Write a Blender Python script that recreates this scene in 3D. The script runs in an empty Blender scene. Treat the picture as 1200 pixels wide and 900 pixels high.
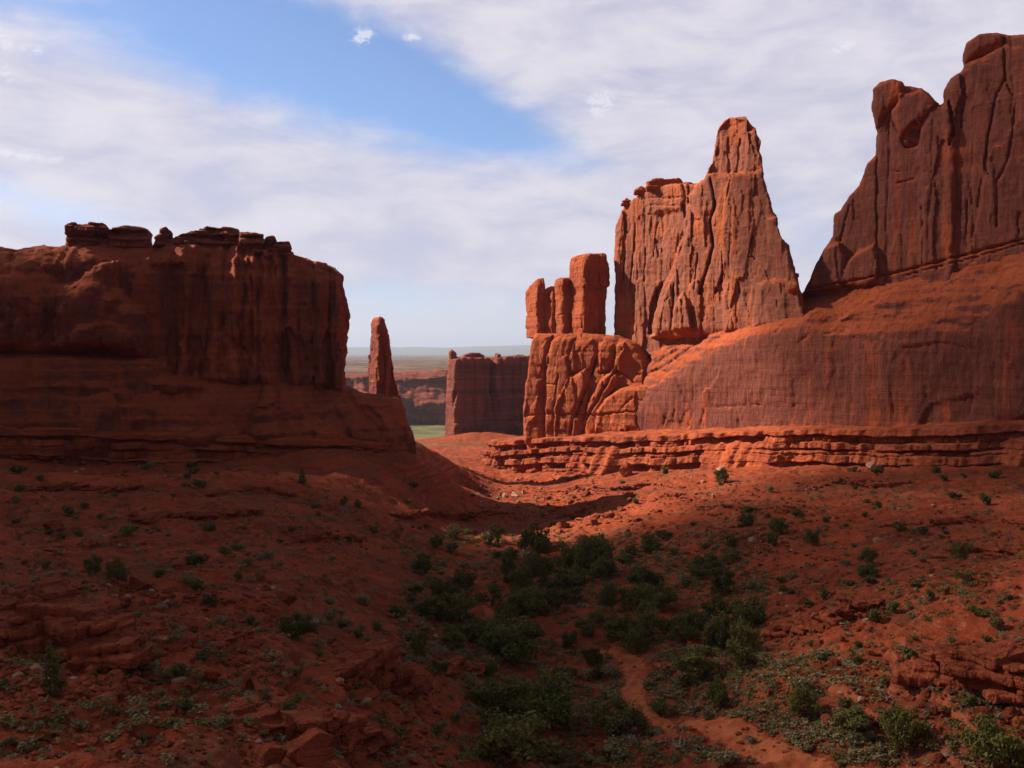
import bpy, math, random
import numpy as np
import openvdb as vdb          # bundled with Blender: turns a distance grid into a mesh

C = bpy.context.scene.collection
scene = bpy.context.scene
R = math.radians

# ------------------------------------------------------------------ camera, sky, sun, exposure
F = 1100.0                      # focal length in photo pixels (1200 wide)
PITCH = math.atan(35 / F)
cam_d = bpy.data.cameras.new('camera')
cam = bpy.data.objects.new('camera', cam_d)
C.objects.link(cam)
cam.location = (0, 0, 0)        # the viewpoint: every height below is relative to the eye
cam.rotation_euler = (R(90) - PITCH, 0, 0)
cam_d.sensor_width = 36
cam_d.lens = 36 * F / 1200
cam_d.clip_start = 0.5
cam_d.clip_end = 90000
scene.camera = cam

SUN = np.array((-0.84, 0.25, 0.62)); SUN /= np.linalg.norm(SUN)
SUN_EL = math.asin(SUN[2]); SUN_AZ = math.atan2(SUN[0], SUN[1])
EXPOSURE = 1.05
SUN_STRENGTH = 5.0
SKY_STRENGTH = 0.06
sun_d = bpy.data.lights.new('sun', 'SUN')
sun_d.energy = SUN_STRENGTH
sun_d.angle = R(0.5)
sun_d.color = (1.0, 0.86, 0.70)
sun = bpy.data.objects.new('sun', sun_d)
C.objects.link(sun)
from mathutils import Vector, Matrix
sun.rotation_euler = Vector(SUN).to_track_quat('Z', 'Y').to_euler()

scene.view_settings.view_transform = 'Standard'
scene.view_settings.look = 'None'
scene.view_settings.exposure = EXPOSURE
scene.view_settings.gamma = 1
scene.view_settings.use_curve_mapping = False
scene.render.engine = 'CYCLES'
scene.cycles.use_denoising = True
scene.cycles.max_bounces = 6
scene.cycles.diffuse_bounces = 3
scene.cycles.transparent_max_bounces = 16
scene.cycles.volume_bounces = 0


class NT:
    """small helper to write node trees"""
    def __init__(self, tree):
        self.t = tree
        tree.nodes.clear()
    def n(self, typ, **kw):
        x = self.t.nodes.new(typ)
        for k, v in kw.items():
            if k == 'inp':
                for kk, vv in v.items():
                    s = x.inputs[kk]
                    if hasattr(vv, 'is_output'):
                        self.t.links.new(vv, s)
                    else:
                        s.default_value = vv
            else:
                setattr(x, k, v)
        return x
    def math(self, op, a, b=None, c=None, clamp=False):
        x = self.n('ShaderNodeMath', operation=op, use_clamp=clamp)
        for i, v in enumerate((a, b, c)):
            if v is None: continue
            if hasattr(v, 'is_output'): self.t.links.new(v, x.inputs[i])
            else: x.inputs[i].default_value = v
        return x.outputs[0]
    def vmath(self, op, a, b=None):
        x = self.n('ShaderNodeVectorMath', operation=op)
        for i, v in enumerate((a, b)):
            if v is None: continue
            if hasattr(v, 'is_output'): self.t.links.new(v, x.inputs[i])
            else: x.inputs[i].default_value = v
        return x.outputs[0]
    def noise(self, vec, scale, detail=4, rough=0.55, dist=0.0):
        return self.n('ShaderNodeTexNoise', inp={'Vector': vec, 'Scale': scale, 'Detail': detail, 'Roughness': rough, 'Distortion': dist}).outputs[0]
    def ramp(self, v, lo, hi, a=0.0, b=1.0, smooth=True):
        x = self.n('ShaderNodeMapRange', interpolation_type='SMOOTHSTEP' if smooth else 'LINEAR', clamp=True,
                   inp={'Value': v, 'From Min': lo, 'From Max': hi, 'To Min': a, 'To Max': b})
        return x.outputs[0]
    def mix(self, f, a, b, blend='MIX'):
        x = self.n('ShaderNodeMix', data_type='RGBA', blend_type=blend, clamp_factor=True)
        for s, v in ((x.inputs[0], f), (x.inputs[6], a), (x.inputs[7], b)):
            if hasattr(v, 'is_output'): self.t.links.new(v, s)
            else: s.default_value = v if not isinstance(v, tuple) or len(v) == 4 else (*v, 1)
        return x.outputs[2]
    def link(self, a, b): self.t.links.new(a, b)


world = bpy.data.worlds.new('World')
scene.world = world
world.use_nodes = True
def sky_dir(px, py):
    xx = (px - 600) / F; yy = (450 - py) / F
    y = math.cos(PITCH) + yy * math.sin(PITCH); z = -math.sin(PITCH) + yy * math.cos(PITCH)
    return math.degrees(math.atan2(xx, y)), math.degrees(math.atan2(z, math.hypot(xx, y)))
def build_sky():
    t = NT(world.node_tree)
    tc = t.n('ShaderNodeTexCoord').outputs['Generated']
    sep = t.n('ShaderNodeSeparateXYZ', inp={0: tc})
    x, y, z = sep.outputs
    az = t.math('MULTIPLY', t.math('ARCTAN2', x, y), 180 / math.pi)          # degrees from straight ahead, right positive
    el = t.math('MULTIPLY', t.math('ARCSINE', z), 180 / math.pi)
    sky = t.n('ShaderNodeTexSky', sky_type='NISHITA', sun_disc=False, sun_elevation=SUN_EL, sun_rotation=SUN_AZ,
              altitude=1400, air_density=1.0, dust_density=0.6, ozone_density=1.6)
    skyc = t.mix(1.0, sky.outputs[0], (SKY_STRENGTH * 1.0, SKY_STRENGTH * 1.12, SKY_STRENGTH * 1.32), 'MULTIPLY')
    # streaky sheet of high cloud: noise stretched along the drift of the sheet
    comb = t.n('ShaderNodeCombineXYZ', inp={0: az, 1: el, 2: 0.0}).outputs[0]
    mp = t.n('ShaderNodeMapping', inp={'Vector': comb, 'Rotation': (0, 0, R(14)), 'Scale': (0.045, 0.17, 1)}).outputs[0]
    n1 = t.noise(mp, 1.0, 7, 0.58, 0.7)
    mp2 = t.n('ShaderNodeMapping', inp={'Vector': comb, 'Rotation': (0, 0, R(8)), 'Scale': (0.16, 0.42, 1), 'Location': (3, 5, 0)}).outputs[0]
    n2 = t.noise(mp2, 1.0, 6, 0.6, 0.4)
    def blob(a0, e0, ra, re, rot):
        c, s = math.cos(R(rot)), math.sin(R(rot))
        da = t.math('SUBTRACT', az, a0); de = t.math('SUBTRACT', el, e0)
        p = t.math('ADD', t.math('MULTIPLY', da, c / ra), t.math('MULTIPLY', de, s / ra))
        q = t.math('ADD', t.math('MULTIPLY', da, -s / re), t.math('MULTIPLY', de, c / re))
        r2 = t.math('ADD', t.math('MULTIPLY', p, p), t.math('MULTIPLY', q, q))
        return t.math('EXPONENT', t.math('MULTIPLY', r2, -1.0))
    clear = None
    for b, w in (((*sky_dir(385, 72), 11.0, 3.4, -17), 1.05), ((*sky_dir(545, 135), 6.0, 1.7, -20), 0.62), ((*sky_dir(150, 15), 13, 3.0, -8), 0.62),
                 ((*sky_dir(45, 240), 6, 1.4, -12), 0.55), ((0, 0.6, 40, 2.4, 0), 0.4), ((*sky_dir(940, 265), 4, 2.0, -20), 0.28), ((*sky_dir(500, 350), 9, 1.3, 0), 0.25),
                 ((*sky_dir(645, 175), 4.5, 1.0, -15), 0.3), ((*sky_dir(620, 240), 2.5, .8, 0), 0.12)):
        g = t.math('MULTIPLY', blob(*b), w)
        clear = g if clear is None else t.math('ADD', clear, g)
    high = t.math('ADD', t.math('MULTIPLY', t.ramp(el, 22.0, 32.0), 0.95), t.math('MULTIPLY', t.ramp(t.math('ABSOLUTE', az), 50.0, 90.0), 0.6))                     # sheet thinned out of view, overhead and sideways, to weaken the fill
    cover = t.math('SUBTRACT', 0.95, t.math('ADD', clear, high))
    cover = t.math('ADD', cover, t.math('MULTIPLY', t.math('SUBTRACT', n1, 0.5), 0.95))
    cover = t.math('ADD', cover, t.math('MULTIPLY', t.math('SUBTRACT', n2, 0.5), 0.85))
    cover = t.ramp(cover, 0.0, 0.9, 0.04, 0.97)
    shade = t.ramp(t.math('ADD', t.math('MULTIPLY', n2, 0.6), t.math('MULTIPLY', n1, 0.4)), 0.36, 0.62)
    cl = t.mix(shade, (0.285, 0.280, 0.350, 1), (0.385, 0.368, 0.405, 1))
    col = t.mix(cover, skyc, cl)
    # small bright puffs
    puff = None
    for b in ((*sky_dir(425, 42), 0.9, 0.55, 15), (*sky_dir(483, 43), 0.6, 0.28, 0), (*sky_dir(703, 122), 1.1, 0.8, 20), (*sky_dir(3, 50), .55, .5, 0), (*sky_dir(4, 86), .6, .5, 0),
              (*sky_dir(38, 58), .55, .3, 0), (*sky_dir(988, 55), 1.0, .35, 0), (*sky_dir(35, 182), 1.9, .35, 0)):
        g = blob(*b)
        puff = g if puff is None else t.math('ADD', puff, g)
    mp3 = t.n('ShaderNodeMapping', inp={'Vector': comb, 'Scale': (1.5, 2.1, 1)}).outputs[0]
    n3 = t.noise(mp3, 1.0, 6, 0.68, 0.5)
    puff = t.ramp(t.math('MULTIPLY', puff, t.ramp(n3, 0.36, 0.62, 0.15, 1.35)), 0.22, 1.0, 0.0, 0.72)
    col = t.mix(puff, col, (0.42, 0.41, 0.45, 1))
    # unseen sky overhead and behind made dim warm grey, to tone the shade
    over = t.math('MAXIMUM', t.ramp(el, 23.0, 34.0), t.ramp(t.math('ABSOLUTE', az), 48.0, 85.0))
    col = t.mix(t.math('MULTIPLY', over, 0.88), col, t.mix(t.ramp(n2, .35, .65), (0.084, 0.074, 0.077, 1), (0.122, 0.107, 0.110, 1)))
    bg = t.n('ShaderNodeBackground', inp={'Color': col, 'Strength': 1.0})
    out = t.n('ShaderNodeOutputWorld')
    t.link(bg.outputs[0], out.inputs[0])
build_sky()

# ------------------------------------------------------------------ helpers: rays, noise, meshes
def ray(px, py):
    xx = (px - 600) / F; yy = -(py - 450) / F
    cp, sp = math.cos(PITCH), math.sin(PITCH)
    return np.array((xx, cp + yy * sp, -sp + yy * cp))
def P(px, py, Y):
    """the world point that the photo pixel shows at distance Y"""
    r = ray(px, py)
    return r * (Y / r[1])

def _hash(ix, iy, iz, seed):
    h = (ix.astype(np.uint32) * np.uint32(374761393) + iy.astype(np.uint32) * np.uint32(668265263)
         + iz.astype(np.uint32) * np.uint32(2246822519) + np.uint32(seed * 3266489917 & 0xffffffff))
    h = (h ^ (h >> np.uint32(13))) * np.uint32(1274126177)
    h = h ^ (h >> np.uint32(16))
    return (h & np.uint32(0xffffff)).astype(np.float32) * np.float32(2 / 0xffffff) - np.float32(1)
def vnoise(x, y, z, seed=0):
    x = np.asarray(x, np.float32); y = np.asarray(y, np.float32); z = np.asarray(z, np.float32)
    x, y, z = np.broadcast_arrays(x, y, z)
    fx, fy, fz = np.floor(x), np.floor(y), np.floor(z)
    ix, iy, iz = fx.astype(np.int32), fy.astype(np.int32), fz.astype(np.int32)
    tx, ty, tz = x - fx, y - fy, z - fz
    tx = tx * tx * (3 - 2 * tx); ty = ty * ty * (3 - 2 * ty); tz = tz * tz * (3 - 2 * tz)
    c = {}
    for a in (0, 1):
        for b in (0, 1):
            v0 = _hash(ix + a, iy + b, iz, seed); v1 = _hash(ix + a, iy + b, iz + 1, seed)
            c[a, b] = v0 + (v1 - v0) * tz
    d0 = c[0, 0] + (c[0, 1] - c[0, 0]) * ty
    d1 = c[1, 0] + (c[1, 1] - c[1, 0]) * ty
    return d0 + (d1 - d0) * tx
def vnoise2(x, y, seed=0):
    x = np.asarray(x, np.float32); y = np.asarray(y, np.float32)
    x, y = np.broadcast_arrays(x, y)
    fx, fy = np.floor(x), np.floor(y)
    ix, iy = fx.astype(np.int32), fy.astype(np.int32)
    iz = np.zeros_like(ix)
    tx, ty = x - fx, y - fy
    tx = tx * tx * (3 - 2 * tx); ty = ty * ty * (3 - 2 * ty)
    a = _hash(ix, iy, iz, seed); b = _hash(ix + 1, iy, iz, seed)
    c = _hash(ix, iy + 1, iz, seed); d = _hash(ix + 1, iy + 1, iz, seed)
    e = a + (b - a) * tx
    return e + ((c + (d - c) * tx) - e) * ty
def fbm2(x, y, oct=4, seed=0, gain=0.5):
    s = 0; a = 1.0; n = 0
    c, sn = 0.8, 0.6
    for i in range(oct):
        s = s + a * vnoise2(x, y, seed + i * 17); n += a
        a *= gain
        x, y = (c * x - sn * y) * 2.03 + 7.1, (sn * x + c * y) * 2.03 + 3.7
    return s / n
def fbm3(x, y, z, oct=4, seed=0, gain=0.5):
    s = 0; a = 1.0; n = 0
    for i in range(oct):
        s = s + a * vnoise(x, y, z, seed + i * 17); n += a
        a *= gain
        x, y, z = (0.8 * x - 0.6 * y) * 2.03 + 7.1, (0.6 * x + 0.8 * y) * 2.03 + 3.7, z * 2.03 + 1.3
    return s / n
def sstep(a, b, x):
    t = np.clip((x - a) / (b - a), 0, 1)
    return t * t * (3 - 2 * t)

def mesh_np(name, V, Q, smooth=True):
    """mesh from an (n,3) array and an (m,4) or (m,3) array of faces"""
    V = np.ascontiguousarray(V, np.float32); Q = np.ascontiguousarray(Q, np.int32)
    me = bpy.data.meshes.new(name)
    k = Q.shape[1]
    me.vertices.add(len(V)); me.vertices.foreach_set('co', V.ravel())
    me.loops.add(Q.size); me.loops.foreach_set('vertex_index', Q.ravel())
    me.polygons.add(len(Q)); me.polygons.foreach_set('loop_start', np.arange(0, Q.size, k, dtype=np.int32))
    if not smooth or True:
        me.polygons.foreach_set('use_smooth', np.full(len(Q), smooth, dtype=bool))
    me.update(calc_edges=True)
    return me
def add_attr(me, name, vals):
    a = me.attributes.new(name, 'FLOAT', 'POINT')
    a.data.foreach_set('value', np.ascontiguousarray(vals, np.float32))
def grid_faces(n, m, flip=False):
    i = np.arange(n - 1)[:, None] * m + np.arange(m - 1)[None, :]
    q = np.stack((i, i + m, i + m + 1, i + 1), -1).reshape(-1, 4)
    return q[:, ::-1] if flip else q
def vnormals(V, Q):
    k = Q.shape[1]
    if k == 4:
        n = np.cross(V[Q[:, 2]] - V[Q[:, 0]], V[Q[:, 3]] - V[Q[:, 1]])
    else:
        n = np.cross(V[Q[:, 1]] - V[Q[:, 0]], V[Q[:, 2]] - V[Q[:, 0]])
    N = np.zeros_like(V)
    for c in range(3):
        w = np.repeat(n[:, c], k)
        N[:, c] = np.bincount(Q.ravel(), weights=w, minlength=len(V))
    return N / np.maximum(np.linalg.norm(N, axis=1, keepdims=True), 1e-9)

def obj(name, me, mat=None, parent=None, loc=None):
    o = bpy.data.objects.new(name, me)
    C.objects.link(o)
    if mat is not None and me is not None and not me.materials: me.materials.append(mat)
    if parent is not None: o.parent = parent
    if loc is not None: o.location = loc
    return o
def tag(o, label, cat, group=None):
    o['label'] = label; o['category'] = cat
    if group: o['group'] = group
    return o
def structure(o, kind='structure'):
    o['kind'] = kind
    return o
def thing(name, label, cat, loc, group=None):
    o = bpy.data.objects.new(name, None)
    C.objects.link(o)
    o.location = loc
    o.empty_display_size = 1
    return tag(o, label, cat, group)

# ------------------------------------------------------------------ materials
def rock_material(name, light, dark, varnish=0.6, varnish_col=(0.12, 0.062, 0.055), scale=1.0, bump=1.0, strata=0.35, streak=1.0, cut=0.0):
    m = bpy.data.materials.new(name); m.use_nodes = True
    t = NT(m.node_tree)
    co = t.n('ShaderNodeTexCoord').outputs['Object']
    geo = t.n('ShaderNodeNewGeometry')
    nz = t.n('ShaderNodeSeparateXYZ', inp={0: geo.outputs['Normal']}).outputs[2]
    def mp(sx, sy, sz, loc=(0, 0, 0)):
        return t.n('ShaderNodeMapping', inp={'Vector': co, 'Scale': (sx * scale, sy * scale, sz * scale), 'Location': loc}).outputs[0]
    big = t.noise(mp(0.05, 0.05, 0.05), 1.0, 5, 0.6, 0.4)
    col = t.mix(t.ramp(big, 0.35, 0.66), (*dark, 1), (*light, 1))
    # bedding: thin, slightly wavy, flat-lying layers of paler and darker sand
    bed = t.noise(mp(0.03, 0.03, 1.4), 1.0, 4, 0.65, 0.25)
    col = t.mix(t.math('MULTIPLY', t.ramp(bed, 0.42, 0.68), strata), col, (light[0] * 1.15, light[1] * 1.25, light[2] * 1.3, 1))
    bed2 = t.noise(mp(0.02, 0.02, 0.55, (5, 1, 3)), 1.0, 3, 0.6, 0.2)
    col = t.mix(t.math('MULTIPLY', t.ramp(bed2, 0.48, 0.66), strata), col, (dark[0] * 0.72, dark[1] * 0.66, dark[2] * 0.66, 1))
    # desert varnish and water streaks run down steep faces only
    steep = t.ramp(t.math('ABSOLUTE', nz), 0.62, 0.28)
    st = t.noise(mp(0.34 * streak, 0.34 * streak, 0.014), 1.0, 5, 0.6, 0.15)
    patch = t.noise(mp(0.035, 0.035, 0.03, (9, 2, 4)), 1.0, 4, 0.62, 0.6)
    v = t.ramp(t.math('ADD', t.math('MULTIPLY', st, 0.70), t.math('MULTIPLY', patch, 0.72)), 0.62 + cut, 0.80 + cut)
    v = t.math('MULTIPLY', t.math('MULTIPLY', v, steep), varnish)
    col = t.mix(v, col, (*varnish_col, 1))
    st2 = t.noise(mp(1.5 * streak, 1.5 * streak, 0.02, (2, 7, 1)), 1.0, 3, 0.6)
    v2 = t.math('MULTIPLY', t.math('MULTIPLY', t.ramp(st2, 0.55, 0.72), steep), 0.4 * varnish)
    col = t.mix(v2, col, (varnish_col[0] * 0.8, varnish_col[1] * 0.8, varnish_col[2] * 0.8, 1))
    st3 = t.noise(mp(0.9 * streak, 0.9 * streak, 0.015, (12, 3, 1)), 1.0, 3, 0.6)
    v3 = t.math('MULTIPLY', t.math('MULTIPLY', t.ramp(st3, 0.58, 0.76), steep), 0.16)
    col = t.mix(v3, col, (light[0] * 1.2, light[1] * 1.35, light[2] * 1.4, 1))
    grain = t.noise(mp(2.2, 2.2, 2.2), 1.0, 5, 0.7)
    col = t.mix(t.math('MULTIPLY', t.ramp(grain, 0.4, 0.7), 0.3), col, (dark[0] * 0.7, dark[1] * 0.7, dark[2] * 0.7, 1))
    bs = t.n('ShaderNodeBsdfPrincipled', inp={'Base Color': col, 'Roughness': 0.92, 'Specular IOR Level': 0.12})
    h1 = t.noise(mp(0.8, 0.8, 0.22), 1.0, 6, 0.62, 0.3)
    h2 = t.noise(mp(0.10, 0.10, 2.4, (1, 1, 1)), 1.0, 4, 0.6, 0.2)
    vor = t.n('ShaderNodeTexVoronoi', feature='DISTANCE_TO_EDGE', inp={'Vector': t.vmath('ADD', mp(0.30, 0.30, 0.085), t.n('ShaderNodeCombineXYZ', inp={0: h1, 1: big, 2: bed}).outputs[0]), 'Scale': 1.0, 'Randomness': 1.0}).outputs[0]
    crack = t.ramp(vor, 0.0, 0.035)
    h = t.math('ADD', t.math('MULTIPLY', h1, 0.9), t.math('MULTIPLY', h2, 0.35))
    h = t.math('ADD', h, t.math('MULTIPLY', crack, 0.22))
    h = t.math('ADD', h, t.math('MULTIPLY', grain, 0.25))
    bm = t.n('ShaderNodeBump', inp={'Strength': 0.75 * bump, 'Distance': 0.9 / scale, 'Height': h})
    t.link(bm.outputs[0], bs.inputs['Normal'])
    o = t.n('ShaderNodeOutputMaterial'); t.link(bs.outputs[0], o.inputs[0])
    return m

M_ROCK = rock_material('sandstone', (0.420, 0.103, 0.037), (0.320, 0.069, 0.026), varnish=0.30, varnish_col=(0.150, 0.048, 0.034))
M_TOWER = rock_material('tower sandstone', (0.43, 0.118, 0.046), (0.30, 0.072, 0.030), varnish=0.75, varnish_col=(0.190, 0.074, 0.055), cut=-0.02, streak=.7)
M_WALL = rock_material('varnished wall', (0.380, 0.087, 0.034), (0.290, 0.061, 0.024), cut=-0.07, varnish=0.85, varnish_col=(0.135, 0.047, 0.037))
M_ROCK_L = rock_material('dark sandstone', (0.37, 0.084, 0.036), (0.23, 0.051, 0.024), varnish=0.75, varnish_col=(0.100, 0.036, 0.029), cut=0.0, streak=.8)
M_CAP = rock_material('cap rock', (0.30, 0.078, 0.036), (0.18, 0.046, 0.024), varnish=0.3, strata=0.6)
M_LEDGE = rock_material('ledge rock', (0.380, 0.086, 0.033), (0.250, 0.050, 0.020), varnish=0.2, strata=0.7, scale=1.6, bump=1.1)
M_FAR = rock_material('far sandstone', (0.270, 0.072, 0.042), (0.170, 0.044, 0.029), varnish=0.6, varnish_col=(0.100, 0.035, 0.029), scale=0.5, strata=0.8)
M_BOULDER = rock_material('boulder', (0.35, 0.080, 0.034), (0.20, 0.042, 0.019), varnish=0.15, scale=2.2, strata=0.5, bump=1.5)
M_PALE = rock_material('pale boulder', (0.44, 0.255, 0.175), (0.30, 0.160, 0.105), varnish=0.1, scale=2.2, strata=0.2)

# ------------------------------------------------------------------ the ground: one sheet from the viewpoint to the horizon
CTRL = [
 # photo column: (row, distance) pairs
 (-250, [(900, 38), (800, 47), (700, 62), (620, 90), (560, 122), (530, 138), (508, 148)]),
 (0,   [(900, 36), (800, 45), (720, 59), (650, 88), (600, 124), (560, 158), (548, 180), (538, 196)]),
 (150, [(900, 38), (800, 51), (720, 73), (650, 104), (600, 136), (560, 172), (552, 188), (542, 210)]),
 (300, [(900, 42), (830, 50), (760, 62), (700, 79), (650, 102), (600, 134), (570, 164), (556, 182), (543, 203)]),
 (450, [(900, 51), (850, 61), (800, 73), (740, 91), (690, 113), (640, 145), (600, 172), (570, 193), (550, 207), (535, 222)]),
 (500, [(690, 128), (640, 160), (600, 194), (570, 222), (547, 243), (532, 257)]),
 (470, [(529, 226)]), (486, [(530, 224), (525, 242)]), (515, [(536, 268)]), (532, [(544, 290)]),
 (540, [(900, 61), (800, 87), (690, 136), (640, 176), (610, 212), (575, 262), (533, 410), (520, 470), (508, 590)]),
 (600, [(900, 67), (850, 78), (800, 92), (740, 112), (690, 138), (640, 178), (610, 214), (585, 250), (566, 296)]),
 (650, [(900, 71), (850, 82), (800, 95), (740, 115), (690, 140), (640, 176), (610, 206), (575, 252), (554, 296)]),
 (800, [(900, 69), (850, 78), (800, 89), (740, 107), (690, 127), (640, 152), (600, 178), (570, 213), (550, 262)]),
 (1000, [(900, 65), (830, 71), (760, 83), (700, 101), (650, 125), (600, 155), (565, 190), (550, 215)]),
 (1200, [(900, 59), (850, 62), (800, 66), (740, 75), (700, 85), (650, 104), (600, 134), (565, 169), (548, 190)]),
 (1500, [(900, 55), (800, 60), (700, 73), (620, 98), (570, 127)]),
]
EXTRA = [  # x, y, z away from the frame and under the cliffs
 (0, 0, -4.0), (-30, 5, -6), (30, 5, -8), (0, 15, -9.5), (-10, 26, -14), (15, 30, -19), (45, 25, -14), (-45, 25, -12), (0, -60, -3), (-80, -40, -2), (80, -40, -3),
 (-100, 60, -12), (110, 60, -14), (-150, 120, -10), (170, 120, -12), (-220, 250, -26), (220, 250, -30), (-150, 330, -34), (150, 330, -36),
 (-60, 420, -44), (-20, 420, -44.5), (30, 420, -44), (90, 430, -40), (-60, 500, -47), (0, 500, -47), (60, 500, -47), (-150, 480, -42), (170, 480, -42),
 (-80, 600, -52), (0, 600, -52), (100, 600, -52), (-300, 500, -40), (300, 500, -40), (-300, 100, -8), (300, 100, -8), (-200, -100, -3), (200, -100, -3),
]
_pts = [P(c, r, d) for c, rows in CTRL for r, d in rows] + [np.array(e, float) for e in EXTRA]
_pts = np.array(_pts)
def _tps_fit(p, lam=1.2):
    xy = p[:, :2] / 100.0
    n = len(p)
    d2 = ((xy[:, None] - xy[None]) ** 2).sum(-1)
    K = 0.5 * d2 * np.log(np.maximum(d2, 1e-12)) + lam * 0.002 * np.eye(n)
    Q = np.hstack((np.ones((n, 1)), xy))
    A = np.block([[K, Q], [Q.T, np.zeros((3, 3))]])
    w = np.linalg.solve(A, np.concatenate((p[:, 2], np.zeros(3))))
    return xy, w
_TX, _TW = _tps_fit(_pts)
def _tps(x, y):
    x = np.asarray(x, np.float64).ravel() / 100; y = np.asarray(y, np.float64).ravel() / 100
    out = np.empty(len(x))
    for i in range(0, len(x), 60000):
        a, b = x[i:i + 60000], y[i:i + 60000]
        d2 = (a[:, None] - _TX[None, :, 0]) ** 2 + (b[:, None] - _TX[None, :, 1]) ** 2
        out[i:i + 60000] = (0.5 * d2 * np.log(np.maximum(d2, 1e-12))) @ _TW[:-3] + _TW[-3] + _TW[-2] * a + _TW[-1] * b
    return out

TRAILS = [  # worn footpath and the dry wash it joins: photo pixels, half widths in metres
 ([(690, 757), (715, 764), (735, 772), (745, 790), (742, 812), (750, 835), (775, 845), (800, 850)], [.9, 1.0, 1.1, 1.3, 1.2, 1.1, 1.2, 1.4]),
 ([(790, 838), (815, 848), (850, 860), (885, 875), (915, 890), (950, 910), (1000, 950), (1060, 1010)], [.7, 1.2, 1.6, 1.7, 1.8, 1.9, 2.0, 2.0]),
 ([(567, 690), (569, 704), (570, 718), (576, 728)], [.5, .9, .9, .6]),
]
def far_z(x, y):
    z = np.interp(y, [400, 500, 600, 900, 1120, 1150, 1215, 1600, 3000, 9000, 14000, 40000],
                  [-44, -47, -52, -74, -86, -80, -27, -25, -24, -26, -30, -30])
    roll = fbm2(x / 420, y / 420, 4, 91) * 11 * sstep(1200, 1700, y)
    roll += fbm2(x / 2600, y / 2600, 3, 92) * 20 * sstep(2500, 5000, y)
    az = x / np.maximum(y, 1)
    m = 90 + 190 * (0.5 + 0.5 * fbm2(az * 9 + 3.3, np.zeros_like(az), 4, 93)) + 60 * sstep(-0.17, 0.0, az)
    z = z + roll + m * sstep(15000, 24000, y)
    return z
def H(x, y, detail=True):
    x = np.asarray(x, np.float64); y = np.asarray(y, np.float64)
    shp = x.shape
    x = x.ravel(); y = y.ravel()
    r = np.hypot(x, y)
    z = np.full(len(x), -20.0)
    near = r < 760
    if near.any(): z[near] = np.maximum(_tps(x[near], y[near]), -60)
    # skirt of debris round the foot of the fin in the gap
    z = z + 7.5 * np.exp(-((x + 14) / 30) ** 2 - ((y - 516) / 11) ** 2)
    f = sstep(430, 640, r)
    fz = far_z(x, np.where(y > 300, y, 300 + 0 * y))
    z = z * (1 - f) + fz * f
    if detail:
        nr = 1 - sstep(380, 700, r)
        k = fbm2(x / 14, y / 14, 3, 11)
        z = z + nr * (1.0 * k + 0.55 * fbm2(x / 4.2, y / 4.2, 3, 12))
        # flat-lying ledges break through the soil in places
        msk = sstep(-0.05, 0.25, fbm2(x / 26 + 4, y / 20, 4, 13, .6)) * nr
        step = 1.35
        w = 1.5 * fbm2(x / 8, y / 8, 4, 14, .6)
        t = (z + w) / step + 0.6 * fbm2(x / 40, y / 40, 2, 16)
        fr = t - np.floor(t)
        on = sstep(-0.2, 0.25, fbm2(x / 7 + 31 * np.floor(t), y / 7, 3, 18))
        zt = z + step * (sstep(0.40, 0.60, fr) - fr) * 0.8 * on
        z = z * (1 - msk) + zt * msk
        z = z + nr * (0.34 * fbm2(x / 1.3, y / 1.3, 5, 15, .62))
    return z.reshape(shp)
def ground_hit(px, py, detail=True):
    """world points where photo pixels meet the ground (arrays)"""
    px = np.atleast_1d(np.asarray(px, float)); py = np.atleast_1d(np.asarray(py, float))
    d = np.stack([ray(a, b) for a, b in zip(px, py)])
    d = d / d[:, 1:2]
    Y = np.geomspace(18, 620, 420)
    X = d[:, 0:1] * Y; Z = d[:, 2:3] * Y
    hz = H(X, np.broadcast_to(Y, X.shape), False)
    below = Z < hz
    i = np.where(below.any(1), below.argmax(1), len(Y) - 1); i = np.maximum(i, 1)
    lo, hi = Y[i - 1], Y[i]
    for _ in range(9):
        m = (lo + hi) / 2
        b = d[:, 2] * m < H(d[:, 0] * m, m, detail)
        hi = np.where(b, m, hi); lo = np.where(b, lo, m)
    m = (lo + hi) / 2
    return np.stack((d[:, 0] * m, m, H(d[:, 0] * m, m, detail)), 1)

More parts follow.
